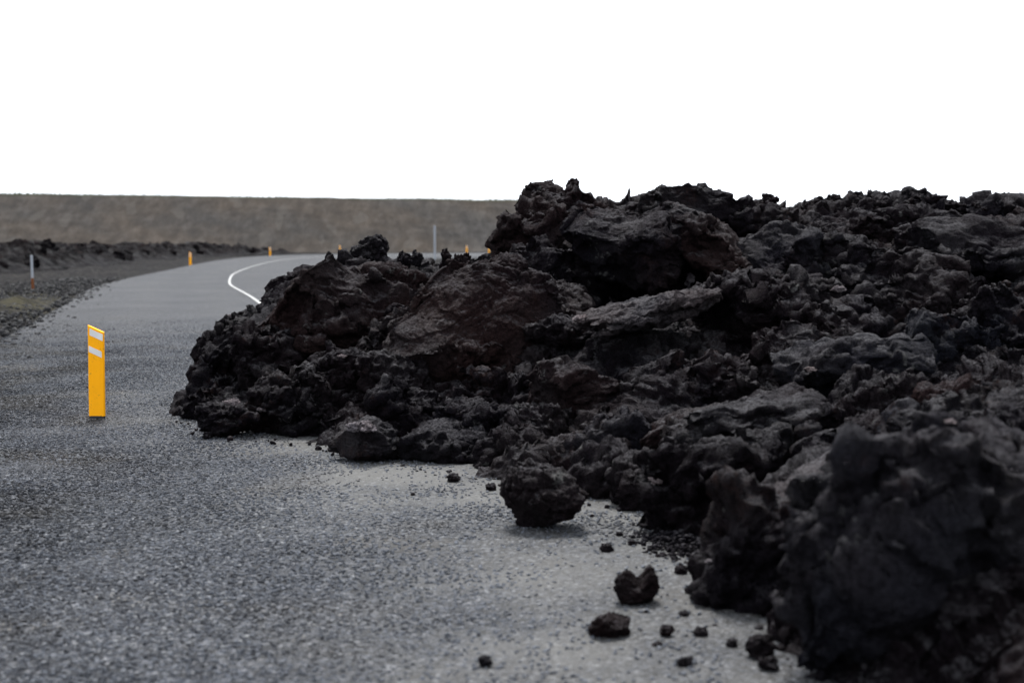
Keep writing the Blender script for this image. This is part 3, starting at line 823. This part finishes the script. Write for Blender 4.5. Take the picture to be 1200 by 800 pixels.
# rocks perched along the skyline
SK = 'rocks perched on the crest of the lava'
for row in [
    ('rugged black rock perched on the crest of the left mound', 432, 294, 14.9, 15, 11, 'k', 81, 0),
    ('small pointed black rock near the left end of the crest', 386, 301, 14.9, 5, 5, 'k', 82, 0),
    ('upright stump of rock on the crest right of the perched rock', 474, 302, 14.7, 6, 6, 'k', 83, 0),
    ('narrow split stump on the crest left of the tall grey pole', 488, 303, 14.7, 5, 6, 'k', 84, 10),
    ('tall thin stump on the crest right of the tall grey pole', 522, 302, 14.5, 6, 8, 'k', 85, -6),
    ('low clump on the crest between the thin stump and the high outcrop', 543, 302, 14.3, 10, 5, 'k', 86, 0),
    ('leftmost jagged tooth on top of the high outcrop', 626, 224, 14.9, 10, 6, 'b', 87, 20),
    ('rounded knob on top of the high outcrop', 644, 219, 15.0, 7, 7, 'b', 88, 0),
    ('rightmost pointed tooth on top of the high outcrop', 673, 220, 15.0, 6, 8, 'b', 89, 0),
    ('curled knob just right of the layered crag', 848, 238, 15.8, 11, 7, 'k', 90, -20),
    ('pointed knob first in the row along the right skyline', 900, 240, 16.0, 9, 8, 'k', 91, 0),
    ('arched knob with a notch on the right skyline', 956, 239, 16.0, 12, 6, 'k', 92, 8),
    ('thin curled spike on the right skyline', 980, 236, 16.0, 7, 5, 'k', 93, 40),
    ('round knob right of the thin curled spike', 1003, 240, 16.0, 10, 7, 'k', 94, 0),
    ('tallest knob of the right skyline', 1032, 233, 16.0, 11, 9, 'k', 95, 0),
    ('broad dark hump right of the tallest knob', 1070, 238, 16.2, 20, 9, 'k', 96, 4),
    ('low flat knob between the broad hump and the right edge', 1112, 243, 16.4, 18, 5, 'k', 97, 0),
    ('square knob near the right edge of the skyline', 1158, 243, 16.4, 15, 6, 'k', 98, 0),
    ('last low knob at the right edge of the skyline', 1196, 246, 16.4, 12, 4, 'k', 99, 0)]:
    lab, px, py, Y, wx, hy, t, sd_, rl = row
    B('lava_rock', lab, px, py + 1, Y, wx, hy + 1.5, t, 1.0, rl, seed=sd_, cuts=1, amp=1.5, lump=0.45, res=26, blocky=2.6, group=SK, cat='rock')

# loose rocks lying on the road
LO = 'loose rocks lying on the road in front of the lava'
B('loose_boulder', 'rough boulder with a pale grey crusted top lying on the road before the left mound', 427, 524, ground(427, 546).y + 0.12, 42, 23, 'k', 1.0, 5, 0, seed=116, cuts=2, amp=1.1, blocky=2.3, lump=0.22, rest=True, group=LO)
B('loose_boulder', 'top shaped dark boulder with a narrow base standing alone on the road', 631, 588, ground(630, 629).y + 0.10, 42, 38, 'k', 1.0, 22, 0, seed=115, cuts=2, amp=0.8, waist=0.42, rest=True, res=70, group=LO)
B('loose_boulder', 'flat reddish brown fragment lying on the road nearest the camera', 714, 743, ground(714, 753).y, 22, 13, 'r', 1.0, 4, 10, seed=113, cuts=3, amp=1.1, rest=True, res=40, group=LO, cat='rock')

def notch_rock():
    p = ground(746, 716)
    V, F, mask = rock((0.083, 0.07, 0.062), 46, 121, 3.2, 2, 0.9, 0, 0.5, 0.2)
    # two horns with a gap between them
    k = np.clip((V[:, 2] - 0.0) / 0.05, 0, 1)
    gap = np.exp(-((V[:, 0] - 0.008) / 0.034) ** 2)
    V[:, 2] = V[:, 2] * (1 + 0.35 * k) - gap * k * 0.055
    V[:, 2] -= np.sort(V[:, 2])[30]
    V[:, 2] = np.maximum(V[:, 2], -0.01)
    o = link('loose_rock', mesh_np('loose_rock', V, F, M_LAVA), None, (p.x, p.y + 0.03, 0.02))
    o.color = (*TINT['b'], 1)
    tag(o, 'notched dark rock with two horns lying on the road', 'rock', LO)
notch_rock()

for px, py, wpx, lab in [
    (568, 783, 8, 'single dark pebble lying alone at the bottom edge of the road'),
    (711, 650, 7, 'small dark stone on the road right of the top shaped boulder'),
    (741, 643, 5, 'small dark stone at the left end of the gravel heap'),
    (797, 676, 7, 'small black stone between the gravel heap and the dark near boulder'),
    (820, 751, 8, 'black pebble nearest the rounded base of the dark near boulder'),
    (782, 751, 8, 'brown pebble right of the flat reddish fragment'),
    (770, 763, 6, 'little dark pebble just below the brown pebble'),
    (802, 785, 8, 'black pebble near the bottom edge right of the little dark pebble'),
    (801, 728, 6, 'small greyish pebble level with the notched rock'),
    (859, 763, 8, 'black pebble against the foot of the huge near boulder'),
    (888, 771, 17, 'flat black fragment under the edge of the huge near boulder'),
    (901, 790, 11, 'small black fragment at the bottom edge beside the huge near boulder'),
    (726, 632, 4, 'tiny dark stone between the top shaped boulder and the gravel heap'),
    (575, 577, 6, 'tiny dark stone left of the top shaped boulder'),
    (532, 567, 7, 'small black stone in front of the low square block'),
    (243, 515, 5, 'small grey stone in front of the left toe of the lava'),
    (484, 584, 2.5, 'tiny dark stone on the open road below the low square block')]:
    p = ground(px, py + wpx * 0.4)
    r_ = wpx * p.y / FPX
    sd_ = int(px * 3 + py)
    V, F, mask = rock((r_, r_ * 0.9, r_ * 0.72), 18, sd_, 2.8, 3, 1.0, 0, 0.4, 0.35)
    zb = np.sort(V[:, 2])[8]
    o = link('loose_stone', mesh_np('loose_stone', V - np.array((0, 0, zb), np.float32), F, M_LAVA), None, (p.x, p.y, 0.022))
    o.color = (*TINT['b' if 'brown' in lab else 'k'], 1)
    tag(o, lab, 'stone', 'small stones scattered on the road')

# ------------------------------------------------------------------ filler rocks on the flow (copies sharing a few meshes)
PROTO = []
for k in range(12):
    r = np.random.default_rng(300 + k)
    V, F, mask = rock(tuple(np.array([1, r.uniform(0.7, 1), r.uniform(0.55, 0.9)]) * 0.2), 26, 300 + k, r.uniform(2.4, 3.6), int(r.integers(2, 6)), 1.15, 0, 0.4, 0.38)
    PROTO.append(mesh_np('lava_chunk', V, F, M_LAVA))
def pebbles(n):
    return [rock((0.2, 0.17, 0.14), n, 340 + k, 2.8, 3, 1.0, 0, 0.6, 0.4)[:2] for k in range(10)]
PEB = {2: pebbles(2), 3: pebbles(3)}

def zone(x, y, z):
    px = 600 + FPX * x / y
    py = HORIZON - FPX * (z - EYE) / y
    if px < 580 and y > 10.5:
        return 'jagged dark lava chunk bedded in the left mound', 'chunks bedded in the left mound'
    if py > 470 and px < 850:
        return 'dark lava chunk in the rubble at the foot of the flow', 'chunks in the rubble at the foot of the flow'
    if y > 12.5 and px < 880:
        return 'dark lava chunk bedded in the high outcrop', 'chunks bedded in the high outcrop'
    if y > 12.5:
        return 'dark lava chunk on the upper right slope below the skyline', 'chunks on the upper right slope'
    return 'dark lava chunk in the lower right slope of the flow', 'chunks in the lower right slope'

import re
def where(x, y, z, s):
    """say beside which named boulder a chunk lies"""
    px, py = 600 + FPX * x / y, HORIZON - FPX * (z - EYE) / y
    best = min(NAMED, key=lambda q: math.hypot(q[0] - px, q[1] - py) + 40 * abs(q[2] - y))
    dx, dy = px - best[0], py - best[1]
    rel = ('just right of' if dx > 0 else 'just left of') if abs(dx) > 1.2 * abs(dy) else ('above' if dy < 0 else 'below')
    size = 'large' if s > 0.125 else 'middling' if s > 0.085 else 'small'
    return '%s dark lava chunk %s the %s' % (size, rel, best[3])

def build_fill():
    r = np.random.default_rng(9)
    n = 0; placed = []
    tries = 0
    while n < 120 and tries < 6000:
        tries += 1
        y = 4.6 * (17 / 4.6) ** r.random()
        x = y * r.uniform(-0.24, 0.42)
        z = float(hf([x], [y])[0])
        if z < 0.02 or (x < 0.3 and y > 14.6) or x / y < -0.205: continue
        s = r.uniform(0.05, 0.14) * (0.65 + y / 24)
        if any((x - a_) ** 2 + (y - b_) ** 2 < (s + c_) ** 2 * 0.8 for a_, b_, c_ in placed): continue
        placed.append((x, y, s)); n += 1
        o = link('lava_chunk', PROTO[n % 12], None, (x, y, z + s * 0.25))
        k = s / 0.2
        o.scale = (k * r.uniform(0.8, 1.2), k * r.uniform(0.8, 1.2), k * r.uniform(0.75, 1.1))
        o.rotation_euler = (r.uniform(-0.5, 0.5), r.uniform(-0.5, 0.5), r.uniform(0, 6.28))
        o.color = (*TINT['kkbdg'[n % 5]], 1)
        lab, grp = zone(x, y, z)
        lab = where(x, y, z, s)
        tag(o, lab, 'rock', 'loose chunks bedded in the lava flow')
build_fill()

# small clinker that nobody could count: one mass over the flow, and the gravel on and beside the road
def scatter(name, pts, sizes, mat, seed, flat=1.0, tint=None, fine=2):
    r = np.random.default_rng(seed)
    Vs, Fs, off = [], [], 0
    for i, (p, s) in enumerate(zip(pts, sizes)):
        V, F = PEB[fine][i % 10]
        a1, a2 = r.uniform(0, 6.28), r.uniform(0, 6.28)
        M = np.array(Matrix.Rotation(a1, 3, 'Z') @ Matrix.Rotation(a2, 3, 'X'), np.float32)
        W = (V * (s / 0.17)) @ M.T
        W[:, 2] *= flat
        Vs.append(W + p); Fs.append(F + off); off += len(V)
    me = mesh_np(name, np.concatenate(Vs), np.concatenate(Fs), mat, True)
    o = link(name, me); tag(o, kind='stuff')
    if tint: o.color = (*tint, 1)
    return o

def build_clinker():
    r = np.random.default_rng(15)
    n = 2200
    y = 4.4 * (17.5 / 4.4) ** r.random(n); x = y * r.uniform(-0.25, 0.44, n)
    z = hf(x, y)
    s = 0.014 + 0.035 * r.random(n) ** 2.5
    s *= (0.55 + y / 20)
    k = (z > -0.02) & ~((x < 0.3) & (y > 14.8))
    x, y, z, s = x[k], y[k], z[k], s[k]
    scatter('clinker', np.stack([x, y, z + 0.3 * s + 0.02], 1).astype(np.float32), s, M_LAVA, 4, tint=TINT['k'], fine=3)
    # crumbs fallen along the foot
    pts, ss = [], []
    for (x0, y0), (x1, y1) in zip(FOOT[1:-3], FOOT[2:-2]):
        L = math.hypot(x1 - x0, y1 - y0)
        nx, ny = -(y1 - y0) / L, (x1 - x0) / L
        for _ in range(int(L * 22)):
            t = r.random(); d = abs(r.normal(0, 0.16)) - 0.05
            px, py = x0 + (x1 - x0) * t, y0 + (y1 - y0) * t
            sgn = -1 if (nx * 1 + ny * 1) > 0 else 1
            q = (px + sgn * nx * d, py + sgn * ny * d, 0.03)
            pts.append(q); ss.append(0.004 + 0.022 * r.random() ** 3)
    scatter('rock_crumbs', np.array(pts, np.float32), np.array(ss), M_LAVA, 5, tint=TINT['k'])
    # small heap of dark gravel by the tall dark block
    c = ground(792, 648)
    pts, ss = [], []
    for _ in range(900):
        u, v = r.normal(0, 1, 2)
        x, y = c.x + 0.04 + u * 0.13 - v * 0.05, c.y + 0.03 + v * 0.22
        pts.append((x, y, 0.02 + 0.07 * math.exp(-(u * u + v * v) * 0.5) * r.random())); ss.append(0.006 + 0.012 * r.random() ** 2)
    scatter('gravel', np.array(pts, np.float32), np.array(ss), M_LAVA, 6, tint=TINT['g'])
build_clinker()

# ------------------------------------------------------------------ yellow marker posts
def post_mesh(w_, h, t, drop):
    """flat hollow plastic post with rounded edges and a slanted top; returns verts, faces"""
    prof = []
    c = t * 0.42
    for cx, cy, a0 in ((w_ / 2 - c, t / 2 - c, 0), (-w_ / 2 + c, t / 2 - c, 90), (-w_ / 2 + c, -t / 2 + c, 180), (w_ / 2 - c, -t / 2 + c, 270)):
        for k in range(4):
            a_ = R(a0 + 30 * k)
            prof.append((cx + c * math.cos(a_), cy + c * math.sin(a_)))
    V, F = [], []
    m_ = len(prof)
    for lev in (0, 0.33, 0.66, 1.0):
        for x, y in prof:
            zt = h - drop * (x + w_ / 2) / w_
            V.append((x, y, lev * zt))
    for l in range(3):
        for i in range(m_):
            j = (i + 1) % m_
            F.append((l * m_ + i, l * m_ + j, (l + 1) * m_ + j, (l + 1) * m_ + i))
    F.append(tuple(3 * m_ + i for i in range(m_))); F.append(tuple(reversed(range(m_))))
    me = bpy.data.meshes.new('post'); me.from_pydata(V, [], F); me.update()
    me.materials.append(M_YELLOW)
    return me

def band_mesh(w_, t, z0, z1, drop, name='reflector'):
    """a reflective sheet wrapped on the front, a few mm proud, slanted like the top"""
    y0, y1 = -t / 2 - 0.003, -t / 2 + 0.004
    V = []
    sl = drop / w_
    for y in (y0, y1):
        for x, z in ((-w_ / 2, z0), (w_ / 2, z0), (w_ / 2, z1), (-w_ / 2, z1)):
            V.append((x, y, z - sl * x))
    F = [(0, 1, 2, 3), (7, 6, 5, 4), (0, 4, 5, 1), (1, 5, 6, 2), (2, 6, 7, 3), (3, 7, 4, 0)]
    me = bpy.data.meshes.new(name); me.from_pydata(V, [], F); me.update()
    me.materials.append(M_BAND)
    return me

def base_mesh():  # small dark base disc, standing in for the shadow under the post
    V, F = [], []
    n = 12
    for lev, (r_, z) in enumerate(((0.076, -0.02), (0.076, -0.008), (0.066, 0.002), (0.0, 0.002))):
        for i in range(n):
            a_ = 2 * math.pi * i / n
            V.append((r_ * math.cos(a_), 0.55 * r_ * math.sin(a_), z))
    for l in range(3):
        for i in range(n):
            j = (i + 1) % n
            F.append((l * n + i, l * n + j, (l + 1) * n + j, (l + 1) * n + i))
    me = bpy.data.meshes.new('foot'); me.from_pydata(V, [], F); me.update()
    me.materials.append(M_BASE_SHADE)
    return me
M_BASE_SHADE = plain('base_shade', (0.02, 0.02, 0.02), 0.8, 0.2, 10)

PW, PH, PT, PD = 0.150, 0.832, 0.045, 0.066
def make_post(label):
    t = bpy.data.objects.new('marker_post', None); COL.objects.link(t)
    link('post', post_mesh(PW, PH, PT, PD), t)
    link('reflector', band_mesh(PW * 0.80, PT, PH - 0.118, PH - 0.056, PD * 0.80), t, (0.008, 0, 0))
    link('reflector', band_mesh(PW * 0.80, PT, PH - 0.270, PH - 0.214, PD * 0.80), t, (-0.002, 0, 0))
    link('foot', base_mesh(), t)
    tag(t, label, 'marker post', 'yellow marker posts along the road')
    return t
def copy_tree(o, parent=None):
    c = o.copy(); COL.objects.link(c)
    if parent: c.parent = parent
    for ch in [x for x in COL.objects if x.parent == o]:
        copy_tree(ch, c)
    return c
mp = make_post('nearest yellow marker post with two white bands, standing on the gravelly road')
p = ground(114, 491.5)
mp.location = (p.x, p.y, 0.035); mp.rotation_euler = (0, R(0.4), R(-4))
def road_edge(i, u):
    return (RC[i, 0] + RN[i, 0] * u, RC[i, 1] + RN[i, 1] * u, float(road_z(i, np.array(u))))
for px, py, z, kx, lab in [
    (223, 311, 0.0, 1.0, 'yellow marker post at the outer edge of the bend, before the dark rubble bank'),
    (316.5, 300.5, 0.10, 0.95, 'yellow marker post farther round the bend where the dark rubble bank ends'),
    (398.5, 296.8, 0.2, 0.95, 'yellow marker post beyond the far road left of the perched rock'),
    (547, 297, 0.2, 0.95, 'yellow marker post beyond the far road right of the tall grey pole'),
    (573, 297, 0.2, 0.95, 'yellow marker post mostly hidden behind the crest beside the high outcrop')]:
    c = copy_tree(mp)
    q = ground(px, py, z)
    c.location = q; c.scale = (kx, 1, 1.0)
    c.rotation_euler = (0, 0, R((px * 7) % 30 - 15))
    c['label'] = lab

# ------------------------------------------------------------------ steel snow poles
def tube(name, r_, z0, z1, mat, parent, n=12, cap=True):
    V, F = [], []
    for z, rr in ((z0, r_), (z1 - 0.006, r_), (z1, r_ * 0.8)):
        for i in range(n):
            a_ = 2 * math.pi * i / n
            V.append((rr * math.cos(a_), rr * math.sin(a_), z))
    for l in range(2):
        for i in range(n):
            j = (i + 1) % n
            F.append((l * n + i, l * n + j, (l + 1) * n + j, (l + 1) * n + i))
    F.append(tuple(2 * n + i for i in range(n)))
    me = bpy.data.meshes.new(name); me.from_pydata(V, [], F); me.update()
    me.materials.append(mat)
    return link(name, me, parent)
def make_pole(label, r_, h, rust_h):
    t = bpy.data.objects.new('snow_pole', None); COL.objects.link(t)
    if rust_h:
        tube('rusty_sleeve', r_ * 1.12, -0.15, rust_h, M_RUST, t)
        tube('shaft', r_, rust_h - 0.05, h, M_GALV, t)
    else:
        tube('shaft', r_, -0.15, h, M_GALV, t)
    tube('cap', r_ * 1.06, h - 0.02, h + 0.012, M_GALV, t)
    tag(t, label, 'pole', 'grey steel poles beside the road')
    return t
sp = make_pole('short grey steel pole with a rusty lower part on the left verge', 0.040, 1.16, 0.44)
p = ground(38.5, 341.5, -0.05); sp.location = p; sp.rotation_euler = (0, R(-1.0), 0)
sp2 = make_pole('tall pale grey pole rising beyond the crest of the left mound', 0.085, 2.75, 0)
sp2.location = ground(509.5, 303, 0.0)

# ------------------------------------------------------------------ dark rubble bank on the far left
STRIP = [(-42, 57), (-33, 60), (-26, 65.5), (-25.6, 74), (-26.2, 86), (-27.2, 100), (-28.2, 118), (-29.0, 136), (-27, 150), (-24, 160)]
def build_strip():
    C = catmull(STRIP, 0.45)
    T = np.gradient(C, axis=0); T /= np.linalg.norm(T, axis=1)[:, None]
    L = np.stack([-T[:, 1], T[:, 0]], 1)
    s = np.linspace(0, 1, len(C))
    us = np.concatenate([np.arange(-1.2, 5, 0.16), np.linspace(4.5, 26, 22)])
    H = np.interp(s, [0, 0.25, 0.55, 0.85, 1], [1.05, 1.08, 0.95, 0.75, 0.35])
    prof = sstep(us, -0.6, 2.6)
    X = C[:, None, 0] + L[:, None, 0] * us; Y = C[:, None, 1] + L[:, None, 1] * us
    Z = H[:, None] * prof[None, :] * 0.92 - 0.2 * (us < -0.5)[None]
    V = np.stack([X, Y, Z], -1).reshape(-1, 3)
    m_ = np.clip(prof, 0.1, 1)[None].repeat(len(C), 0).reshape(-1)
    V[:, 2] += m_ * (0.22 * fbm(V * 0.7, 31, 4) + 0.25 * (0.5 - worley(V * 1.1, 4)) + 0.05)
    Fs = grid_faces(len(C), len(us))[:, ::-1]
    V = clinker(V.astype(np.float32), Fs, 0.1, 9.0, 91, 1.5, m_.astype(np.float32), (1.6, 0.8, 0.4, 0.22))
    me = mesh_np('lava_field', V, Fs, M_LAVA)
    o = link('lava_field', me); tag(o, kind='structure'); o.color = (*[c * 0.4 for c in TINT['d']], 0.0)
    r = np.random.default_rng(8)
    for k in range(85):
        i = int(len(C) * r.uniform(0.12, 0.97)); u = r.uniform(0.3, 3.6)
        x, y = C[i] + L[i] * u
        z = H[i] * float(sstep(np.array([u]), -0.6, 2.6)[0]) * 0.92
        s_ = r.uniform(0.16, 0.42) * (1.0 if r.random() < 0.8 else 1.5)
        o = link('lava_block', PROTO[k % 12], None, (x, y, z + s_ * 0.15))
        q = s_ / 0.2
        o.scale = (q, q * r.uniform(0.8, 1.2), q * r.uniform(0.7, 1.1))
        o.rotation_euler = (r.uniform(-.5, .5), r.uniform(-.5, .5), r.uniform(0, 6.28))
        o.color = (*[c * 0.5 for c in TINT['d']], 0.1)
        px = 600 + FPX * x / y
        spot = ('left of the short grey pole' if px < 30 else 'behind the short grey pole' if px < 60 else 'between the grey pole and the yellow post' if px < 200 else 'behind the yellow post at the bend' if px < 245 else 'right of the yellow post at the bend')
        tag(o, '%s black lava block of the far rubble %s' % ('large' if s_ > 0.4 else 'small', spot), 'rock', 'blocks in the far rubble bank')
build_strip()

# ------------------------------------------------------------------ verge: loose gravel and dry grass
def build_verge():
    r = np.random.default_rng(21)
    pts, ss = [], []
    i0 = int(np.argmin(np.abs(RC[:, 1] - 15))); i1 = int(np.argmin(np.abs(RC[:, 1] - 62)))
    for _ in range(5200):
        i = int(r.integers(i0, i1)); u = 4.9 + r.normal(0, 0.45) + abs(r.normal(0, 1)) * 1.6
        x, y = RC[i] + RN[i] * u
        pts.append((x, y, -0.10 + 0.09 * (u < 5.1) + 0.10 * math.exp(-((u - 6.3) / 0.9) ** 2))); ss.append(0.012 + 0.05 * r.random() ** 3)
    scatter('verge_gravel', np.array(pts, np.float32), np.array(ss), M_STONE, 8)
    # dry grass tufts
    V, F = [], []
    k = 0
    for _ in range(900):
        i = int(r.integers(i0, i1)); u = r.uniform(6.2, 15)
        x, y = RC[i] + RN[i] * u
        if not 33 < y < 45: continue
        for b_ in range(7):
            a_ = r.uniform(0, 6.28); h = r.uniform(0.06, 0.2)
            bx, by = x + r.normal(0, 0.07), y + r.normal(0, 0.07)
            dx, dy = math.cos(a_) * 0.012, math.sin(a_) * 0.012
            lx, ly = r.normal(0, 0.06, 2)
            V += [(bx - dx, by - dy, -0.12), (bx + dx, by + dy, -0.12), (bx + lx, by + ly, h - 0.05)]
            F.append((k, k + 1, k + 2)); k += 3
    tag(link('grass', mesh_np('grass', np.array(V), np.array(F), M_GRASS, False)), kind='stuff')
def stone_mat():
    m, nt, b = new_mat('grey_stone')
    q = N(nt); P = q.pos()
    cell = q.voro(9, P, out='Color')
    sc = nt.nodes.new('ShaderNodeSeparateColor'); q.link(cell, sc.inputs[0])
    c = q.ramp(sc.outputs[0], [(0, (0.009, 0.009, 0.010)), (0.6, (0.028, 0.028, 0.030)), (1, (0.085, 0.084, 0.082))])
    c = q.mix(q.rng(q.noise(80, 3, 0.6, P), 0.3, 0.7, 0, 0.4), c, (0.014, 0.013, 0.012))
    q.link(c, b.inputs['Base Color']); b.inputs['Roughness'].default_value = 0.85; b.inputs['Specular IOR Level'].default_value = 0.1
    return m
M_STONE = stone_mat()
build_verge()

# the loose chippings of the seal: stones on the road surface near the camera, one mass
def build_chippings():
    m, nt, b = new_mat('chippings')
    q = N(nt)
    def inst(name):
        n = nt.nodes.new('ShaderNodeAttribute'); n.attribute_type = 'INSTANCER'; n.attribute_name = name
        return n.outputs['Fac']
    c = q.ramp(inst('tone'), [(0.0, (0.004, 0.0042, 0.005)), (0.4, (0.029, 0.032, 0.0385)), (0.75, (0.075, 0.081, 0.094)), (1.0, (0.135, 0.138, 0.143))])
    c = q.mix(inst('warm'), c, q.mix(1.0, c, (1.12, 1.0, 0.84), 'MULTIPLY'))
    q.link(c, b.inputs['Base Color'])
    b.inputs['Roughness'].default_value = 0.8
    b.inputs['Specular IOR Level'].default_value = 0.12
    r = np.random.default_rng(33)
    n = 540000
    y = np.sqrt(r.uniform(4.4 ** 2, 31.0 ** 2, n)); x = y * r.uniform(-0.60, 0.15, n)
    rc_x = np.interp(y, RC[:100, 1], RC[:100, 0])
    u = rc_x - x
    fd = hf_foot_dist(np.stack([x, y], 1))
    z = hf(x, y)
    P = np.stack([x, y, 0 * x], 1)
    dust = (np.exp(-(fd / 1.3) ** 2) * 0.95 + 0.45 * np.exp(-(fd / 2.0) ** 2)) * (0.3 + 0.7 * sstep(x, -2.6, -0.9))
    dust = np.clip(dust * (0.75 + 0.9 * fbm(P * 0.9, 70, 3)), 0, 1)
    keep = (z < 0.0) & (u < 5.0) & (r.random(n) > dust * 0.93) & (r.random(n) < 1.05 * (1 - sstep(y, 10, 31)) ** 1.3)
    x, y, u, P, dust = x[keep], y[keep], u[keep], P[keep], dust[keep]
    n = len(x)
    loose = np.clip(sstep(u, 1.9, 4.2) * (0.65 + 1.5 * fbm(P * 0.8, 71, 3)), 0, 1)
    clump = np.clip(0.5 + 1.1 * fbm(P * 0.55, 72, 4), 0, 1)
    tone = r.beta(1.5, 2.0, n) * (0.78 + 0.5 * clump) * (1 - 0.50 * loose * (1 - dust))
    tone = tone + (0.70 + 0.12 * r.normal(0, 1, n) - tone) * np.clip(dust * 1.2, 0, 0.85)
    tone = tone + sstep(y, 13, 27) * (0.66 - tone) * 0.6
    warm = np.clip(0.9 * loose + 1.6 * (fbm(P * 0.9, 73, 3) - 0.2), 0, 1)
    rad = (0.0065 + 0.006 * r.random(n) ** 1.6) * (1 + 0.7 * loose * (r.random(n) < 0.25))
    me = bpy.data.meshes.new('chippings')
    me.vertices.add(n)
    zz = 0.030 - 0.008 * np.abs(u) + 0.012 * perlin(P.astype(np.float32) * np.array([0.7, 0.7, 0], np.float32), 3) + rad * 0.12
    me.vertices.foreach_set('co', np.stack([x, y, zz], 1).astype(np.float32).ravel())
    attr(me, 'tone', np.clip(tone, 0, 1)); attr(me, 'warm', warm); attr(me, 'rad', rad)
    rot = me.attributes.new('rot', 'FLOAT_VECTOR', 'POINT')
    rot.data.foreach_set('vector', np.stack([r.normal(0, 0.4, n), r.normal(0, 0.4, n), r.uniform(0, 6.28, n)], 1).astype(np.float32).ravel())
    o = link('gravel', me); tag(o, kind='stuff')
    V, F, _m = rock((1.0, 0.8, 0.62), 3, 801, 3.0, 4, 0.0, 0, 1, 0.35)
    pm = mesh_np('stone', V, F, m, False)
    po = bpy.data.objects.new('stone', pm)            # the one stone that is repeated
    ng = bpy.data.node_groups.new('chippings', 'GeometryNodeTree')
    ng.interface.new_socket('Geometry', in_out='INPUT', socket_type='NodeSocketGeometry')
    ng.interface.new_socket('Geometry', in_out='OUTPUT', socket_type='NodeSocketGeometry')
    gi = ng.nodes.new('NodeGroupInput'); go = ng.nodes.new('NodeGroupOutput')
    ip = ng.nodes.new('GeometryNodeInstanceOnPoints')
    oi = ng.nodes.new('GeometryNodeObjectInfo'); oi.inputs['Object'].default_value = po
    def named(nm, ty):
        k = ng.nodes.new('GeometryNodeInputNamedAttribute'); k.data_type = ty; k.inputs['Name'].default_value = nm
        return k.outputs['Attribute']
    ng.links.new(gi.outputs[0], ip.inputs['Points'])
    ng.links.new(oi.outputs['Geometry'], ip.inputs['Instance'])
    ng.links.new(named('rot', 'FLOAT_VECTOR'), ip.inputs['Rotation'])
    ng.links.new(named('rad', 'FLOAT'), ip.inputs['Scale'])
    ng.links.new(ip.outputs[0], go.inputs[0])
    md = o.modifiers.new('chippings', 'NODES'); md.node_group = ng

# pale sublimate-crusted chips lying where the photograph shows light specks on the lava
bpy.context.view_layer.update()
_dg = bpy.context.evaluated_depsgraph_get()
# seat every perched rock: lower it, or let it reach down, until it rests on what is below it
def seat(o):
    bb = [o.matrix_world @ Vector(c) for c in o.bound_box]
    c = sum(bb, Vector()) / 8
    ex = max(b.x for b in bb) - min(b.x for b in bb); ey = max(b.y for b in bb) - min(b.y for b in bb)
    top = max(b.z for b in bb)
    best = 9.0
    for dx in (-.4, -.2, 0, .2, .4):
        for dy in (-.4, -.2, 0, .2, .4):
            p = Vector((c.x + dx * ex, c.y + dy * ey, top + 0.5))
            own, oth = [], []
            for _k in range(10):
                h = S.ray_cast(_dg, p, Vector((0, 0, -1)))
                if not h[0]: break
                (own if h[4].name == o.name else oth).append(h[1].z)
                p = h[1] - Vector((0, 0, 1e-4))
            if own:
                b = [z for z in oth if z < max(own)]
                if b: best = min(best, min(own) - max(b))
    if 0.0 < best < 2.0:
        if o.name.startswith('lava_rock'):
            z0 = min(b.z for b in bb); hgt = top - z0
            k = (hgt + best + 0.03) / hgt
            o.scale.z *= k
            o.location.z = top - (top - o.location.z) * k
        else:
            o.location.z -= best + 0.03
for o in list(COL.objects):
    if o.type == 'MESH' and o.name.split('.')[0] in ('lava_rock', 'lava_chunk', 'lava_block'):
        seat(o)
bpy.context.view_layer.update()
_dg = bpy.context.evaluated_depsgraph_get()
for px, py, wpx, lab in [
    (273, 476, 7, 'pale chip low on the left tip of the lava front'),
    (307, 483, 5, 'pale chip right of the lowest pale chip on the left tip'),
    (269, 373, 5, 'pale chip high on the left shoulder near the white road line'),
    (401, 420, 4, 'tiny pale chip on the left mound below the brown slab'),
    (424, 507, 13, 'pale grey crust on top of the rough boulder before the left mound'),
    (679, 378, 7, 'pale chip at the left end of the tilted pale slab'),
    (982, 343, 7, 'bright pale chip on the dark ledge of the right slope'),
    (950, 437, 7, 'pale chip at the left edge of the blue grey flat block'),
    (1113, 497, 6, 'pale chip behind the top of the huge near boulder'),
    (768, 568, 7, 'pale spot on the dark boulder at the edge of the road'),
    (832, 660, 5, 'small pale chip at the edge of the dark near boulder')]:
    rx, rz = ray(px, py)
    hit, loc, nor, _i, _o, _m = S.ray_cast(_dg, (0, 0, EYE), Vector((rx, 1, rz)).normalized())
    if not hit or loc.y > 20: continue
    r_ = wpx * loc.y / FPX
    V, F, mask = rock((r_, r_ * 0.8, r_ * 0.42), 24, int(px), 2.4, 1, 1.7, 0, 0.9, 0.7)
    zb = float(V[:, 2].min())
    o = link('pale_chip', mesh_np('pale_chip', V - np.array((0, 0, zb), np.float32), F, M_LAVA), None, (loc.x, loc.y, loc.z + r_ * 0.02))
    o.color = (*TINT['w'], 1)
    tag(o, lab, 'stone', 'pale crusted chips on the lava')

build_chippings()
